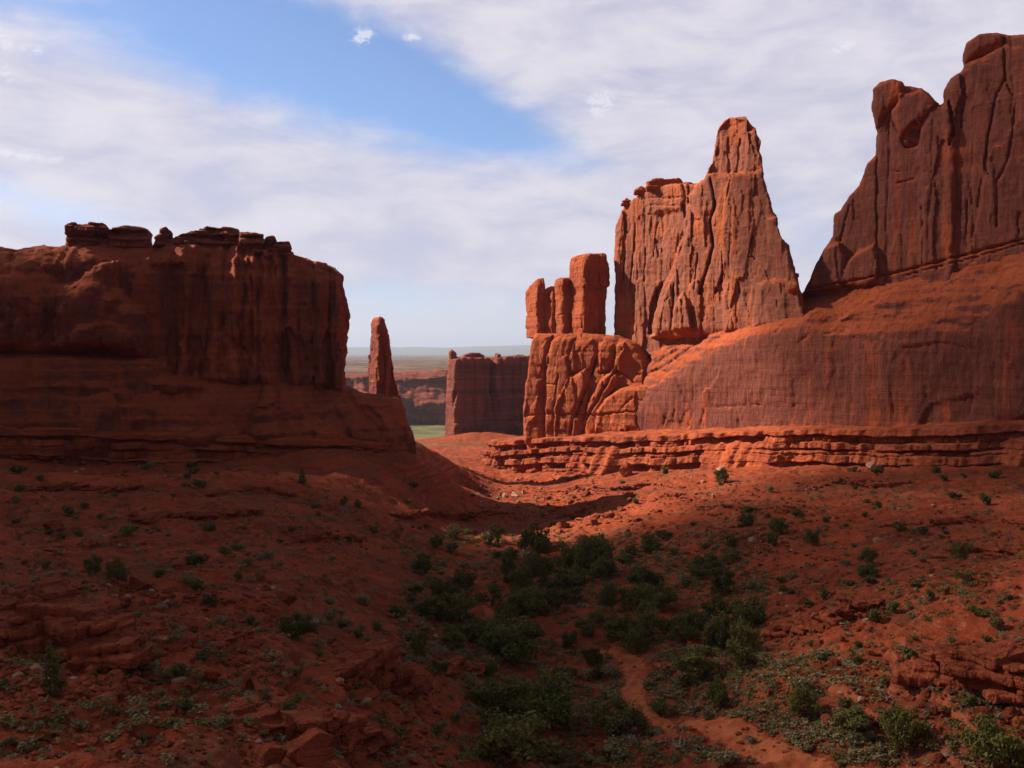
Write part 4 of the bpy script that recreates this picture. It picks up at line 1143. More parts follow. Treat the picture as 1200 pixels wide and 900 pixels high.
# ------------------------------------------------------------------ plants
def leaf_material(name, a, b, trans=0.25):
    m = bpy.data.materials.new(name); m.use_nodes = True
    t = NT(m.node_tree)
    co = t.n('ShaderNodeTexCoord').outputs['Object']
    rnd = t.n('ShaderNodeObjectInfo').outputs['Random']
    n1 = t.noise(co, 1.3, 3, .6)
    n2 = t.noise(co, 9.0, 2, .6)
    f = t.math('ADD', t.math('MULTIPLY', n1, .5), t.math('MULTIPLY', n2, .5))
    f = t.math('ADD', t.ramp(f, .36, .64), t.math('MULTIPLY', t.math('SUBTRACT', rnd, .5), .7), clamp=True)
    col = t.mix(f, (*a, 1), (*b, 1))
    bs = t.n('ShaderNodeBsdfPrincipled', inp={'Base Color': col, 'Roughness': .75, 'Specular IOR Level': .2})
    tr = t.n('ShaderNodeBsdfTranslucent', inp={'Color': col})
    mx = t.n('ShaderNodeMixShader', inp={0: trans})
    t.link(bs.outputs[0], mx.inputs[1]); t.link(tr.outputs[0], mx.inputs[2])
    o = t.n('ShaderNodeOutputMaterial'); t.link(mx.outputs[0], o.inputs[0])
    return m
M_JUN = leaf_material('juniper leaves', (0.075, 0.070, 0.018), (0.155, 0.145, 0.036))
M_BRIGHT = leaf_material('ash leaves', (0.075, 0.080, 0.016), (0.150, 0.155, 0.034))
M_SHRUB = leaf_material('dark shrub leaves', (0.085, 0.075, 0.022), (0.160, 0.140, 0.042))
M_SAGE = leaf_material('sagebrush leaves', (0.16, 0.130, 0.060), (0.26, 0.215, 0.105))
M_GRASS = leaf_material('dry grass', (0.11, 0.10, 0.045), (0.19, 0.17, 0.085))
def bark_material(name, a, b):
    m = bpy.data.materials.new(name); m.use_nodes = True
    t = NT(m.node_tree)
    co = t.n('ShaderNodeTexCoord').outputs['Object']
    n1 = t.noise(t.n('ShaderNodeMapping', inp={'Vector': co, 'Scale': (14, 14, 2.2)}).outputs[0], 1, 5, .65)
    col = t.mix(t.ramp(n1, .35, .65), (*a, 1), (*b, 1))
    bs = t.n('ShaderNodeBsdfPrincipled', inp={'Base Color': col, 'Roughness': .95})
    bm = t.n('ShaderNodeBump', inp={'Strength': .8, 'Distance': .05, 'Height': n1}); t.link(bm.outputs[0], bs.inputs['Normal'])
    o = t.n('ShaderNodeOutputMaterial'); t.link(bs.outputs[0], o.inputs[0])
    return m
M_BARK = bark_material('juniper bark', (0.07, 0.045, 0.032), (0.16, 0.105, 0.075))
M_DEAD = bark_material('dead wood', (0.16, 0.115, 0.09), (0.34, 0.25, 0.19))

def tube(path, rad, k=6):
    p = np.array(path, float); n = len(p)
    V = []; Q = []
    for i in range(n):
        d = p[min(i + 1, n - 1)] - p[max(i - 1, 0)]; d /= max(np.linalg.norm(d), 1e-9)
        a = np.cross(d, (0.3, 0.9, 0.2)); a /= np.linalg.norm(a); b = np.cross(d, a)
        for j in range(k):
            w = 2 * math.pi * j / k
            V.append(p[i] + rad[i] * (math.cos(w) * a + math.sin(w) * b))
    for i in range(n - 1):
        for j in range(k):
            Q.append((i * k + j, i * k + (j + 1) % k, (i + 1) * k + (j + 1) % k, (i + 1) * k + j))
    Q.append(tuple((n - 1) * k + j for j in (0, 1, 2, 3))); Q.append(((n - 1) * k, (n - 1) * k + 3, (n - 1) * k + 4, (n - 1) * k + 5))
    return np.array(V), np.array(Q)
def merge(parts):
    V = []; Q = []; n = 0
    for v, q in parts:
        V.append(v); Q.append(q + n); n += len(v)
    return np.vstack(V), np.vstack(Q)
def branches(rng, h, spread, n, r0, lean=0.25):
    parts = []; tips = []
    base = np.array((0, 0, -0.25))
    fork = np.array((rng.normal(0, .12) * h, rng.normal(0, .12) * h, h * 0.22))
    parts.append(tube([base, base * .4 + fork * .4 + rng.normal(0, .03, 3), fork], [r0 * 1.25, r0, r0 * .8]))
    for i in range(n):
        w = 2 * math.pi * (i + rng.uniform(-.3, .3)) / n
        end = np.array((math.cos(w) * spread * rng.uniform(.45, .95), math.sin(w) * spread * rng.uniform(.45, .95), h * rng.uniform(.42, .88)))
        m1 = fork * .6 + end * .4 + np.array((rng.normal(0, .1), rng.normal(0, .1), -.08 * h))
        m2 = fork * .25 + end * .75 + rng.normal(0, .1, 3)
        parts.append(tube([fork * .92, m1, m2, end], [r0 * .6, r0 * .42, r0 * .25, r0 * .07]))
        tips.append((end, m2))
        for _ in range(2):
            e2 = m2 + rng.normal(0, .28, 3) * spread + np.array((0, 0, .12 * h))
            parts.append(tube([m1 * .3 + m2 * .7, (m2 + e2) / 2 + rng.normal(0, .06, 3), e2], [r0 * .25, r0 * .15, r0 * .04]))
            tips.append((e2, m2))
    return parts, tips
def leaves(rng, centres, radii, count, size, flat=0.75, up=0.3):
    """leaf sprays scattered through the volume of clumps, thinner towards their middle"""
    c = np.array(centres); r = np.array(radii)
    w = r ** 2; w = w / w.sum()
    k = rng.choice(len(c), count, p=w)
    d = rng.normal(0, 1, (count, 3)); d /= np.linalg.norm(d, axis=1, keepdims=True)
    rad = r[k] * rng.uniform(.15, 1.0, count) ** .45 * rng.uniform(.75, 1.18, count)
    p = c[k] + d * rad[:, None] * np.array((1, 1, flat))
    n = d + rng.normal(0, .7, (count, 3)) + np.array((0, 0, up)); n /= np.linalg.norm(n, axis=1, keepdims=True)
    a = np.cross(n, rng.normal(0, 1, (count, 3))); a /= np.linalg.norm(a, axis=1, keepdims=True)
    b = np.cross(n, a)
    s = size * rng.uniform(.55, 1.3, count)[:, None]
    asp = rng.uniform(.35, .8, count)[:, None]
    V = np.stack((p - a * s, p - b * s * asp, p + a * s * .9, p + b * s * asp), 1).reshape(-1, 3)
    keep = V[:, 2] > 0.02
    V[:, 2] = np.maximum(V[:, 2], 0.02)
    Q = np.arange(count * 4).reshape(-1, 4)
    return V, Q

# -- juniper: unit tree about 4 m across and 3.4 m high
def make_juniper(seed, h=3.3, sp=1.9, n=6, cnt=4200, size=.14, conical=False):
    rng = np.random.RandomState(seed)
    parts, tips = branches(rng, h, sp, n, .16)
    cs, rs = [], []
    for e, m in tips:
        cs.append(e); rs.append(rng.uniform(.5, .85) * sp * .5)
        cs.append((e + m) / 2); rs.append(rng.uniform(.4, .6) * sp * .5)
    for _ in range(9):
        w = rng.uniform(0, 6.28); q = rng.uniform(.2, .85) * sp
        cs.append(np.array((math.cos(w) * q, math.sin(w) * q, rng.uniform(.10, .55) * h))); rs.append(rng.uniform(.45, .65) * sp * .5)
    if conical:
        cs, rs = [], []
        for i in range(16):
            f = i / 15; w = i * 2.4; q = (1 - f) ** .8 * sp * .55
            cs.append(np.array((math.cos(w) * q * rng.uniform(.5, 1), math.sin(w) * q * rng.uniform(.5, 1), .25 + f * h * .95))); rs.append((.62 - .36 * f) * sp * .62)
    V, Q = leaves(rng, cs, rs, cnt, size)
    return merge(parts), (V, Q)
def make_shrub(seed, cnt=650, size=.085, h=.75, sp=.6, flat=.7):
    rng = np.random.RandomState(seed)
    cs, rs = [], []
    for i in range(rng.randint(5, 9)):
        w = rng.uniform(0, 6.28); q = rng.uniform(0, .6) * sp
        cs.append(np.array((math.cos(w) * q, math.sin(w) * q, rng.uniform(.25, .62) * h))); rs.append(rng.uniform(.35, .55) * sp)
    V, Q = leaves(rng, cs, rs, cnt, size, flat, .6)
    parts = []
    for i in range(5):
        w = rng.uniform(0, 6.28)
        parts.append(tube([(0, 0, -.1), (math.cos(w) * sp * .3, math.sin(w) * sp * .3, h * .35), (math.cos(w) * sp * .6, math.sin(w) * sp * .6, h * rng.uniform(.6, .95))], [.03, .02, .008]))
    return merge([(V, Q)] + parts)

def zone(px, py):
    if px < 430 and py < 640: return 'on the shaded slope below the left ledge', 'far left slope'
    if px < 330: return 'among the rocks of the near left slope', 'near left slope'
    if px < 480 or (px < 545 and py > 770): return 'on the bare red slope left of the valley thicket', 'slope beside the thicket'
    if py < 628 and px < 720: return 'on the sunlit slope below the promontory', 'sunlit slope'
    if px > 720 and py < 645: return 'on the slope just under the right ledge', 'slope under the right ledge'
    if px < 895 and py < 765: return 'in the thicket on the valley floor', 'valley thicket'
    if px > 1000 and py > 752: return 'by the outcrop at the lower right', 'lower right outcrop'
    if px > 880 and py < 765: return 'on the open red slope at the right', 'open right slope'
    return 'beside the near end of the footpath', 'footpath'
def pixels_per_m(Y): return F / Y

junipers = []
for i, (sd, h, sp, n, cnt) in enumerate(((1, 3.2, 1.9, 6, 4200), (2, 2.7, 2.1, 7, 4200), (3, 3.6, 1.8, 5, 3600), (4, 2.9, 2.2, 7, 4200), (5, 3.0, 1.9, 6, 1700), (6, 2.3, 2.3, 8, 3000))):
    (tv, tq), (lv, lq) = make_juniper(sd, h, sp, n, cnt)
    junipers.append((mesh_np('trunk', tv, tq), mesh_np('crown', lv, lq, False), 2 * sp * 1.02, h))
(tv, tq), (lv, lq) = make_juniper(9, 4.6, 1.5, 5, 2600, .13, True)
conical = (mesh_np('trunk', tv, tq), mesh_np('crown', lv, lq, False), 2.3, 4.7)
for me, mt in [(j[0], M_BARK) for j in junipers] + [(j[1], M_JUN) for j in junipers] + [(conical[0], M_BARK), (conical[1], M_JUN)]: me.materials.append(mt)
ash = junipers[1][1].copy(); ash.name = 'crown'; ash.materials.clear(); ash.materials.append(M_BRIGHT)
shrubs = {}
for kind, mt, args in (('dark', M_SHRUB, dict()), ('green', M_BRIGHT, dict(h=.85)), ('sage', M_SAGE, dict(size=.065, h=.6, cnt=560))):
    shrubs[kind] = []
    for s in range(3):
        v, q = make_shrub(20 + s + 7 * len(kind), **args)
        me = mesh_np('shrub', v, q, False); me.materials.append(mt); shrubs[kind].append(me)

TRAIL_XY = [(ground_hit([r[0] for r in rows], [r[1] for r in rows], False)[:, :2], wd) for rows, wd in TRAILS]
def trail_dist(g):
    """metres outside the trodden strip"""
    d = np.full(len(g), 1e3)
    for q, wd in TRAIL_XY:
        for i in range(len(q) - 1):
            a, ab = q[i], q[i + 1] - q[i]
            t = np.clip(((g[:, :2] - a) @ ab) / (ab @ ab), 0, 1)
            d = np.minimum(d, np.hypot(*(g[:, :2] - a - t[:, None] * ab).T) - (wd[i] + wd[i + 1]) / 2)
    return d
rnd = random.Random(5)
def place(px, py): return ground_hit([px], [py])[0]
def tree(x0, x1, ytop, ybase, kind='juniper', label=None, group=None):
    """a tree whose crown spans photo columns x0..x1 and rows ytop..ybase"""
    cx = (x0 + x1) / 2
    p = place(cx, ybase)
    k = p[1] / F
    w, h = (x1 - x0) * k, (ybase - ytop) * k
    src = conical if kind == 'conical' else junipers[rnd.randrange(6)]
    z, zn = zone(cx, ybase)
    size = 'large' if x1 - x0 > 52 else 'medium' if x1 - x0 > 24 else 'small'
    nm = {'juniper': 'dark green juniper', 'ash': 'brighter green leafy tree', 'conical': 'conical juniper'}[kind]
    lab = label or f'{size} {nm} {z}'
    o = thing('juniper_tree' if kind != 'ash' else 'leafy_tree', lab, 'tree', tuple(p), group or f'{size} {kind} trees, {zn}')
    sx = w / src[2]; sz = h / src[3]
    sz = min(max(sz, sx * .55), sx * 2.2)
    o.scale = (sx * rnd.uniform(.85, 1.15), sx * rnd.uniform(.85, 1.15), sz); o.rotation_euler = (rnd.uniform(-.12, .12), rnd.uniform(-.12, .12), rnd.uniform(0, 6.28))
    obj('trunk', src[0], None, o)
    obj('crown', ash if kind == 'ash' else src[1], None, o)
    return o
def shrub(x0, x1, ytop, ybase, kind='dark', label=None):
    cx = (x0 + x1) / 2
    p = place(cx, ybase)
    k = p[1] / F
    w, h = (x1 - x0) * k, (ybase - ytop) * k
    z, zn = zone(cx, ybase)
    size = 'large' if x1 - x0 > 22 else 'medium' if x1 - x0 > 11 else 'small'
    nm = {'dark': 'dark green shrub', 'green': 'bright green shrub', 'sage': 'grey-green sagebrush'}[kind]
    o = obj('shrub' if kind != 'sage' else 'sagebrush', shrubs[kind][rnd.randrange(3)], None, None, tuple(p))
    tag(o, label or f'{size} rounded {nm} {z}', 'shrub', f'{size} {kind} shrubs, {zn}')
    s = w / 1.1
    o.scale = (s, s, min(max(h / .8, s * .6), s * 1.6)); o.rotation_euler = (0, 0, rnd.uniform(0, 6.28))
    return o

# trees read off the photograph: left, right, top, foot
for a in ((520, 555, 615, 630), (572, 596, 614, 638), (483, 509, 650, 673), (527, 557, 668, 691), (585, 604, 650, 684), (608, 646, 618, 656), (655, 680, 634, 668), (674, 722, 634, 682),
          (730, 746, 640, 656), (738, 774, 664, 696), (829, 861, 666, 698), (845, 870, 642, 658), (592, 640, 692, 724), (700, 723, 686, 722), (726, 770, 690, 716),
          (760, 797, 688, 716), (743, 790, 712, 754), (728, 762, 738, 764), (793, 824, 714, 754), (852, 886, 728, 770), (825, 862, 724, 768), (790, 852, 760, 796), (853, 887, 752, 786),
          (620, 652, 655, 690), (560, 590, 690, 716), (640, 672, 672, 702), (520, 546, 736, 760), (478, 501, 736, 772), (640, 668, 690, 720), (505, 530, 690, 716), (690, 716, 660, 690), (600, 626, 668, 696)):
    tree(*a)
rt = random.Random(21)
for _ in range(30):
    px = rt.uniform(500, 880); py = rt.uniform(640, 765); w = rt.uniform(18, 40) * (.7 + .6 * (py - 640) / 125)
    if trail_dist(ground_hit([px], [py], False))[0] < w * .12 * .5: continue
    tree(px - w / 2, px + w / 2, py - w * rt.uniform(.6, .85), py, 'ash' if rt.random() < .12 else 'juniper')
for _ in range(34):
    px = rt.uniform(480, 780); py = rt.uniform(632, 800); w = rt.uniform(14, 27)
    if trail_dist(ground_hit([px], [py], False))[0] < w * .12 * .5: continue
    tree(px - w / 2, px + w / 2, py - w * rt.uniform(.6, .9), py)
tree(557, 632, 720, 770, 'ash', 'broad yellowish-green leafy tree in the middle of the thicket, left of the footpath')
tree(598, 668, 782, 848, 'ash', 'bright-topped green tree just behind the largest dark juniper')
tree(552, 628, 795, 858, 'juniper', 'largest dark juniper, spreading low left of the footpath near the lower edge')
tree(556, 652, 850, 902, 'juniper', 'dark juniper cut by the lower edge, below the largest juniper')
tree(825, 857, 796, 830, 'ash', 'small leafy tree with a bare leaning trunk, right of the footpath bend')
tree(925, 962, 806, 842, 'juniper', 'juniper with a visible crooked trunk, by the pale stones right of the path')
tree(1036, 1082, 828, 878, 'juniper', 'round juniper with twiggy underside, standing in front of the lower right outcrop')
tree(1120, 1206, 852, 898, 'ash', 'wide bright green tree at the lower right corner')
tree(968, 1022, 828, 857, 'juniper', 'low wide juniper between the crooked tree and the round juniper')
tree(697, 760, 824, 858, 'juniper', 'low dark spreading juniper just left of where the footpath bends right')
tree(49, 78, 752, 815, 'conical', 'tall conical juniper standing before the outcrop on the near left slope')
tree(124, 151, 658, 687, 'juniper', 'round juniper beside the lone smooth boulder on the left slope')
tree(99, 123, 655, 676, 'juniper', 'low juniper just left of the round one beside the smooth boulder')
tree(331, 368, 726, 756, 'ash', 'bright green bushy tree alone on the bare left slope')
tree(321, 366, 812, 848, 'juniper', 'wide juniper below the left slope outcrop, near the lower edge')
tree(349, 360, 545, 563, 'conical', 'slim upright juniper on the shaded far slope below the butte')
tree(944, 961, 622, 640); tree(1007, 1028, 643, 663); tree(1006, 1030, 662, 678); tree(901, 924, 610, 629); tree(899, 913, 626, 643)
tree(1119, 1146, 669, 688); tree(1116, 1135, 641, 659); tree(749, 769, 625, 643); tree(866, 882, 600, 618); tree(836, 852, 546, 566)

# shrubs read off the photograph
for a in ((1042, 1062, 614, 628), (1072, 1090, 614, 628), (926, 940, 594, 607), (1025, 1036, 581, 598), (1109, 1121, 574, 586), (1147, 1165, 569, 588), (1155, 1176, 549, 561), (1087, 1105, 540, 556),
          (1020, 1036, 541, 556), (910, 924, 528, 540), (994, 1008, 540, 550), (774, 786, 540, 553), (725, 736, 528, 543), (956, 973, 688, 706), (1010, 1036, 706, 730), (1084, 1098, 684, 705), (1157, 1181, 718, 737),
          (1058, 1081, 755, 773), (1027, 1046, 786, 801), (1024, 1046, 830, 852), (785, 796, 640, 652), (390, 411, 724, 738), (411, 428, 736, 755), (434, 451, 721, 736), (399, 423, 834, 853),
          (454, 478, 840, 863), (464, 478, 780, 797), (300, 318, 798, 821), (214, 246, 641, 661), (72, 90, 591, 607), (10, 26, 580, 593), (86, 101, 615, 632), (180, 196, 664, 680), (216, 238, 674, 693),
          (236, 256, 610, 625), (219, 236, 545, 556), (12, 33, 543, 556), (196, 223, 775, 803), (224, 253, 751, 771), (236, 257, 690, 711), (287, 301, 708, 730), (-4, 11, 777, 809), (430, 446, 610, 624), (395, 408, 580, 592)):
    shrub(*a, kind='dark')
for a in ((1035, 1056, 706, 721), (1000, 1012, 741, 761), (762, 786, 812, 836), (256, 271, 641, 656), (272, 285, 664, 681), (204, 228, 813, 838), (1134, 1156, 707, 722), (140, 165, 615, 630), (100, 112, 530, 540)):
    shrub(*a, kind='green')
for a in ((180, 198, 799, 816), (200, 223, 734, 747), (1107, 1123, 739, 752), (1049, 1066, 774, 788), (527, 543, 823, 841), (500, 528, 838, 861), (914, 946, 850, 871), (820, 839, 824, 846), (77, 100, 838, 853), (37, 53, 840, 855),
          (117, 136, 848, 866), (155, 176, 848, 864), (195, 213, 840, 856), (5, 22, 855, 872), (60, 74, 850, 862), (272, 292, 855, 872), (930, 960, 862, 878), (985, 1008, 860, 878), (1010, 1032, 872, 886), (975, 992, 885, 898), (870, 890, 858, 870),
          (830, 873, 876, 903), (690, 745, 862, 884), (725, 760, 858, 876), (640, 668, 770, 790), (676, 700, 775, 795), (700, 732, 770, 792), (752, 770, 790, 806), (776, 815, 788, 804)):
    shrub(*a, kind='sage')

# more single shrubs where the photograph shows them scattered
def scatter(n, box, kinds, wmin, wmax, seed, avoid=None):
    rg = random.Random(seed)
    for _ in range(n):
        px = rg.uniform(box[0], box[2]); py = rg.uniform(box[1], box[3])
        if trail_dist(ground_hit([px], [py], False))[0] < .3: continue
        w = rg.uniform(wmin, wmax) * (1 if rg.random() < .75 else 1.4)
        shrub(px - w / 2, px + w / 2, py - w * rg.uniform(.6, .85), py, rg.choice(kinds))
scatter(34, (0, 548, 430, 640), ('dark', 'dark', 'sage'), 7, 13, 1)
scatter(30, (0, 640, 330, 890), ('dark', 'sage', 'sage'), 9, 18, 2)
scatter(30, (330, 640, 520, 890), ('dark', 'sage', 'green'), 9, 19, 3)
scatter(34, (490, 640, 890, 770), ('dark', 'dark', 'sage'), 12, 26, 4)
scatter(34, (560, 770, 1000, 898), ('sage', 'dark', 'sage'), 14, 30, 5)
scatter(26, (720, 556, 1200, 645), ('dark', 'dark', 'sage'), 6, 12, 6)
scatter(26, (890, 645, 1200, 760), ('dark', 'sage', 'dark'), 8, 18, 7)
scatter(20, (1000, 760, 1200, 890), ('sage', 'dark'), 11, 24, 8)
scatter(16, (450, 555, 700, 625), ('dark', 'green'), 5, 10, 9)

# countless low tufts of sage and dry grass between them
def tufts():
    rng = np.random.RandomState(77)
    base = []
    for s in range(6):
        v, q = leaves(np.random.RandomState(100 + s), [np.array((rng.normal(0, .1), rng.normal(0, .1), .16)) for _ in range(3)], [.2, .24, .2], 42, .075, .7, .7)
        base.append((v, q))
    boxes = [(6500, (470, 625, 900, 780)), (4600, (540, 770, 1010, 899)), (1300, (0, 545, 450, 700)), (1000, (0, 700, 480, 899)), (1300, (700, 550, 1200, 700)), (1100, (890, 690, 1200, 899)), (500, (450, 555, 700, 640)), (500, (430, 640, 560, 899))]
    for mat, pick, nm in ((M_SHRUB, 0, 'undergrowth'), (M_SAGE, 1, 'undergrowth'), (M_GRASS, 2, 'grass')):
        parts = []
        for n, b in boxes:
            n = int(n * (.40, .38, .30)[pick])
            px = rng.uniform(b[0], b[2], n); py = rng.uniform(b[1], b[3], n)
            g = ground_hit(px, py)
            keep = (fbm2(g[:, 0] / 7, g[:, 1] / 7, 3, 40 + pick) > -.12) & (trail_dist(g) > .15)
            for p in g[keep]:
                v, q = base[rng.randint(6)]
                s = (.6 + 1.3 * rng.rand() ** 2) * (1.2 if p[1] > 120 else 1)
                c, sn = math.cos(rng.uniform(0, 6.28)), math.sin(rng.uniform(0, 6.28))
                w = v * s
                parts.append((np.stack((w[:, 0] * c - w[:, 1] * sn, w[:, 0] * sn + w[:, 1] * c, w[:, 2] * rng.uniform(.7, 1.1)), 1) + p - (0, 0, .03), q))
        V, Q = merge(parts)
        structure(obj(nm, mesh_np(nm, V, Q, False), mat), 'stuff')
tufts()

# dead wood
def snag(px, py, hpx, seed, label):
    p = place(px, py); k = p[1] / F; h = hpx * k
    rng = np.random.RandomState(seed)
    parts, _ = branches(rng, h, h * .75, 6, .07 * h)
    v, q = merge(parts)
    tag(obj('dead_tree', mesh_np('dead_tree', v, q), M_DEAD, None, tuple(p)), label, 'dead tree')
snag(790, 884, 34, 3, 'bleached tangled dead juniper lying in the sage beside the footpath')
snag(812, 832, 26, 5, 'reddish-brown dead branches standing at the footpath bend')
snag(655, 840, 36, 7, 'bare twiggy grey tree against the dark juniper left of the path')
snag(402, 600, 16, 8, 'thin bare trunk standing on the shaded wash floor')
snag(1040, 815, 18, 9, 'small pale dead branch on the slope above the round juniper')

# ------------------------------------------------------------------ boulders
def make_boulder(seed, cuts=9, flat=.7):
    import bmesh
    rng = np.random.RandomState(seed)
    bm = bmesh.new(); bmesh.ops.create_icosphere(bm, subdivisions=4, radius=1)
    V = np.array([v.co[:] for v in bm.verts]); Q = np.array([[v.index for v in f.verts] for f in bm.faces]); bm.free()
    V *= np.array((1.0, rng.uniform(.65, .9), flat))
    for _ in range(cuts):
        n = rng.normal(0, 1, 3); n /= np.linalg.norm(n)
        h = rng.uniform(.42, .68)
        e = V @ n - h
        V = V - n * (np.maximum(e, 0) * .99)[:, None]
    N = V / np.linalg.norm(V, axis=1, keepdims=True)
    V = V + N * (0.06 * fbm3(V[:, 0] * 2.2, V[:, 1] * 2.2, V[:, 2] * 3, 4, seed) + 0.03 * fbm3(V[:, 0] * 7, V[:, 1] * 7, V[:, 2] * 12, 3, seed + 3))[:, None]
    me = mesh_np('boulder', V, Q, False)
    return me
boulders = [make_boulder(200 + i, 8 + i, (.75, .6, .5, .8, .42, .65)[i]) for i in range(6)]
pale = []
for b in boulders:
    b.materials.append(M_BOULDER); c = b.copy(); c.materials.clear(); c.materials.append(M_PALE); pale.append(c)
def boulder(px, py, w, h, seed=None, light=False, label=None):
    """boulder centred at column px with its foot at row py, w by h photo pixels"""
    p = place(px, py); k = p[1] / F
    i = rnd.randrange(6)
    o = obj('boulder', (pale if light else boulders)[i], None)
    sx = w * k / 1.7; sz = h * k / 1.15
    o.scale = (sx, sx * rnd.uniform(.7, 1.0), min(max(sz, .3 * sx), 1.5 * sx)); o.rotation_euler = (rnd.uniform(-.2, .2), rnd.uniform(-.2, .2), rnd.uniform(0, 6.28))
    o.location = (p[0], p[1], p[2] + o.scale[2] * .32)
    z, zn = zone(px, py)
    size = 'large' if w > 22 else 'medium' if w > 11 else 'small'
    col = 'pale' if light else 'red'
    tag(o, label or f'{size} angular {col} boulder {z}', 'boulder', f'{size} {col} boulders, {zn}')
    return o
boulder(162, 688, 32, 20, label='lone smooth red boulder right of the round juniper on the left slope')
boulder(334, 708, 27, 17, label='rounded red boulder alone on the bare slope, above the bright green tree')
boulder(61, 620, 22, 16, label='dark red boulder with a shaded hollow on the far left slope')
boulder(208, 664, 26, 10, label='flat red boulder at the foot of the wide shrub on the left slope')
boulder(246, 796, 22, 26, label='upright red boulder with a shaded right side, in the stony strip at left')
boulder(289, 806, 26, 25, label='squat red boulder at the right end of the stony strip on the near left slope')
boulder(315, 903, 45, 30, label='broad smooth slab cut by the lower edge, left of the pointed slab')
boulder(368, 905, 62, 42, label='large sloping slab at the lower edge of the picture')
boulder(420, 900, 32, 26, label='rounded red boulder at the lower edge, right of the large slab')
boulder(437, 880, 20, 10, label='small flat-topped boulder just above the rounded one at the lower edge')
boulder(525, 868, 26, 15, label='dark red boulder in the sage left of the large juniper')
boulder(494, 806, 26, 20, label='squarish boulder right of the undercut outcrop')
boulder(735, 557, 17, 20, label='tilted rust-coloured slab standing just under the sunlit ledge')
boulder(648, 646, 22, 12, label='brown boulder at the upper edge of the valley thicket')
boulder(604, 580, 16, 7, light=True, label='long pale boulder on the sunlit slope below the promontory')
boulder(592, 583, 9, 7, light=True, label='small white boulder left of the long pale one on the sunlit slope')
boulder(613, 578, 7, 5, light=True, label='small white stone right of the long pale boulder')
boulder(611, 509, 6, 6, light=True, label='white stone on the platform at the foot of the pedestal')
boulder(846, 553, 13, 9, light=True, label='grey pale boulder beside a shrub under the sunlit ledge')
boulder(836, 587, 6, 9, light=True, label='upright white stone on the slope below the ledge')
boulder(882, 638, 11, 7, light=True, label='pale flat stone at the lower edge of the right slope')
boulder(1028, 636, 11, 8, light=True, label='pale rounded stone on the open slope right of the dark trees')
boulder(1069, 637, 7, 5, light=True, label='small pale stone right of the pale rounded one')
boulder(1022, 548, 13, 9, light=True, label='pale stone lodged just under the right ledge')
boulder(152, 752, 6, 7, light=True, label='single white stone on top of the left outcrop')
boulder(977, 786, 19, 17, label='pointed red boulder on the slope above the pale stones')
boulder(1093, 832, 12, 14, label='reddish upright stone below the lower right outcrop')
boulder(1152, 839, 26, 14, label='dark flat boulder under the lower right outcrop')
boulder(1186, 838, 20, 13, label='rounded boulder at the right edge under the outcrop')
boulder(1110, 702, 10, 12, label='orange boulder on the open slope, between two shrubs')
def rocks(n, box, wmin, wmax, seed, pal=.03):
    rg = random.Random(seed)
    for _ in range(n):
        px = rg.uniform(box[0], box[2]); py = rg.uniform(box[1], box[3]); w = wmin + (wmax - wmin) * rg.random() ** 2
        boulder(px, py, w, w * rg.uniform(.45, .8), None, rg.random() < pal)
rocks(26, (0, 705, 150, 800), 10, 34, 1)
rocks(16, (120, 760, 230, 815), 8, 26, 2)
rocks(10, (220, 775, 310, 815), 6, 16, 3)
rocks(12, (0, 600, 330, 700), 6, 14, 4)
rocks(14, (370, 760, 500, 830), 7, 22, 5)
rocks(12, (300, 840, 480, 895), 7, 20, 6)
rocks(26, (635, 580, 740, 645), 6, 18, 7)
rocks(16, (740, 556, 960, 640), 5, 11, 8, .12)
rocks(14, (560, 555, 640, 600), 4, 9, 9, .15)
rocks(22, (930, 700, 1040, 760), 7, 20, 10)
rocks(16, (960, 770, 1200, 850), 6, 18, 11)
rocks(12, (900, 790, 1010, 830), 6, 14, 12, .6)
rocks(10, (1090, 860, 1160, 898), 7, 18, 13, .6)
rocks(10, (960, 560, 1200, 700), 5, 10, 14, .15)
rocks(10, (640, 860, 720, 898), 6, 13, 15, .2)
rocks(8, (80, 500, 180, 560), 5, 12, 16, .3)

# broken stone too small to count
def rubble():
    import bmesh
    rng = np.random.RandomState(9)
    bm = bmesh.new(); bmesh.ops.create_icosphere(bm, subdivisions=1, radius=1)
    V0 = np.array([v.co[:] for v in bm.verts]); Q0 = np.array([[v.index for v in f.verts] for f in bm.faces]); bm.free()
    var = [V0 * np.random.RandomState(i).uniform(.55, 1.25, (len(V0), 1)) * np.array((1, .8, .55)) for i in range(8)]
    for mat, pick in ((M_BOULDER, 0), (M_PALE, 1)):
        parts = []
        for n, b, smax in ((700, (0, 690, 330, 830), .34), (350, (0, 560, 430, 700), .3), (300, (360, 740, 520, 899), .28), (700, (600, 560, 960, 650), .42), (500, (540, 545, 700, 610), .4), (500, (890, 690, 1200, 860), .3), (400, (860, 560, 1200, 690), .36),
                           (350, (620, 760, 1000, 899), .2), (250, (60, 515, 200, 560), .4), (250, (0, 830, 480, 899), .2)):
            n = int(n * (2.6, .12)[pick])
            g = ground_hit(rng.uniform(b[0], b[2], n), rng.uniform(b[1], b[3], n))
            keep = fbm2(g[:, 0] / 5, g[:, 1] / 5, 3, 60 + pick) > -.15
            for p in g[keep]:
                s = .08 + 1.35 * smax * rng.rand() ** 2.2
                w = rng.uniform(0, 6.28); c, sn = math.cos(w), math.sin(w)
                v = var[rng.randint(8)] * s
                parts.append((np.stack((v[:, 0] * c - v[:, 1] * sn, v[:, 0] * sn + v[:, 1] * c, v[:, 2]), 1) + p + (0, 0, s * .15), Q0))
        V, Q = merge(parts)
        structure(obj('rubble', mesh_np('rubble', V, Q, False), mat), 'stuff')
rubble()

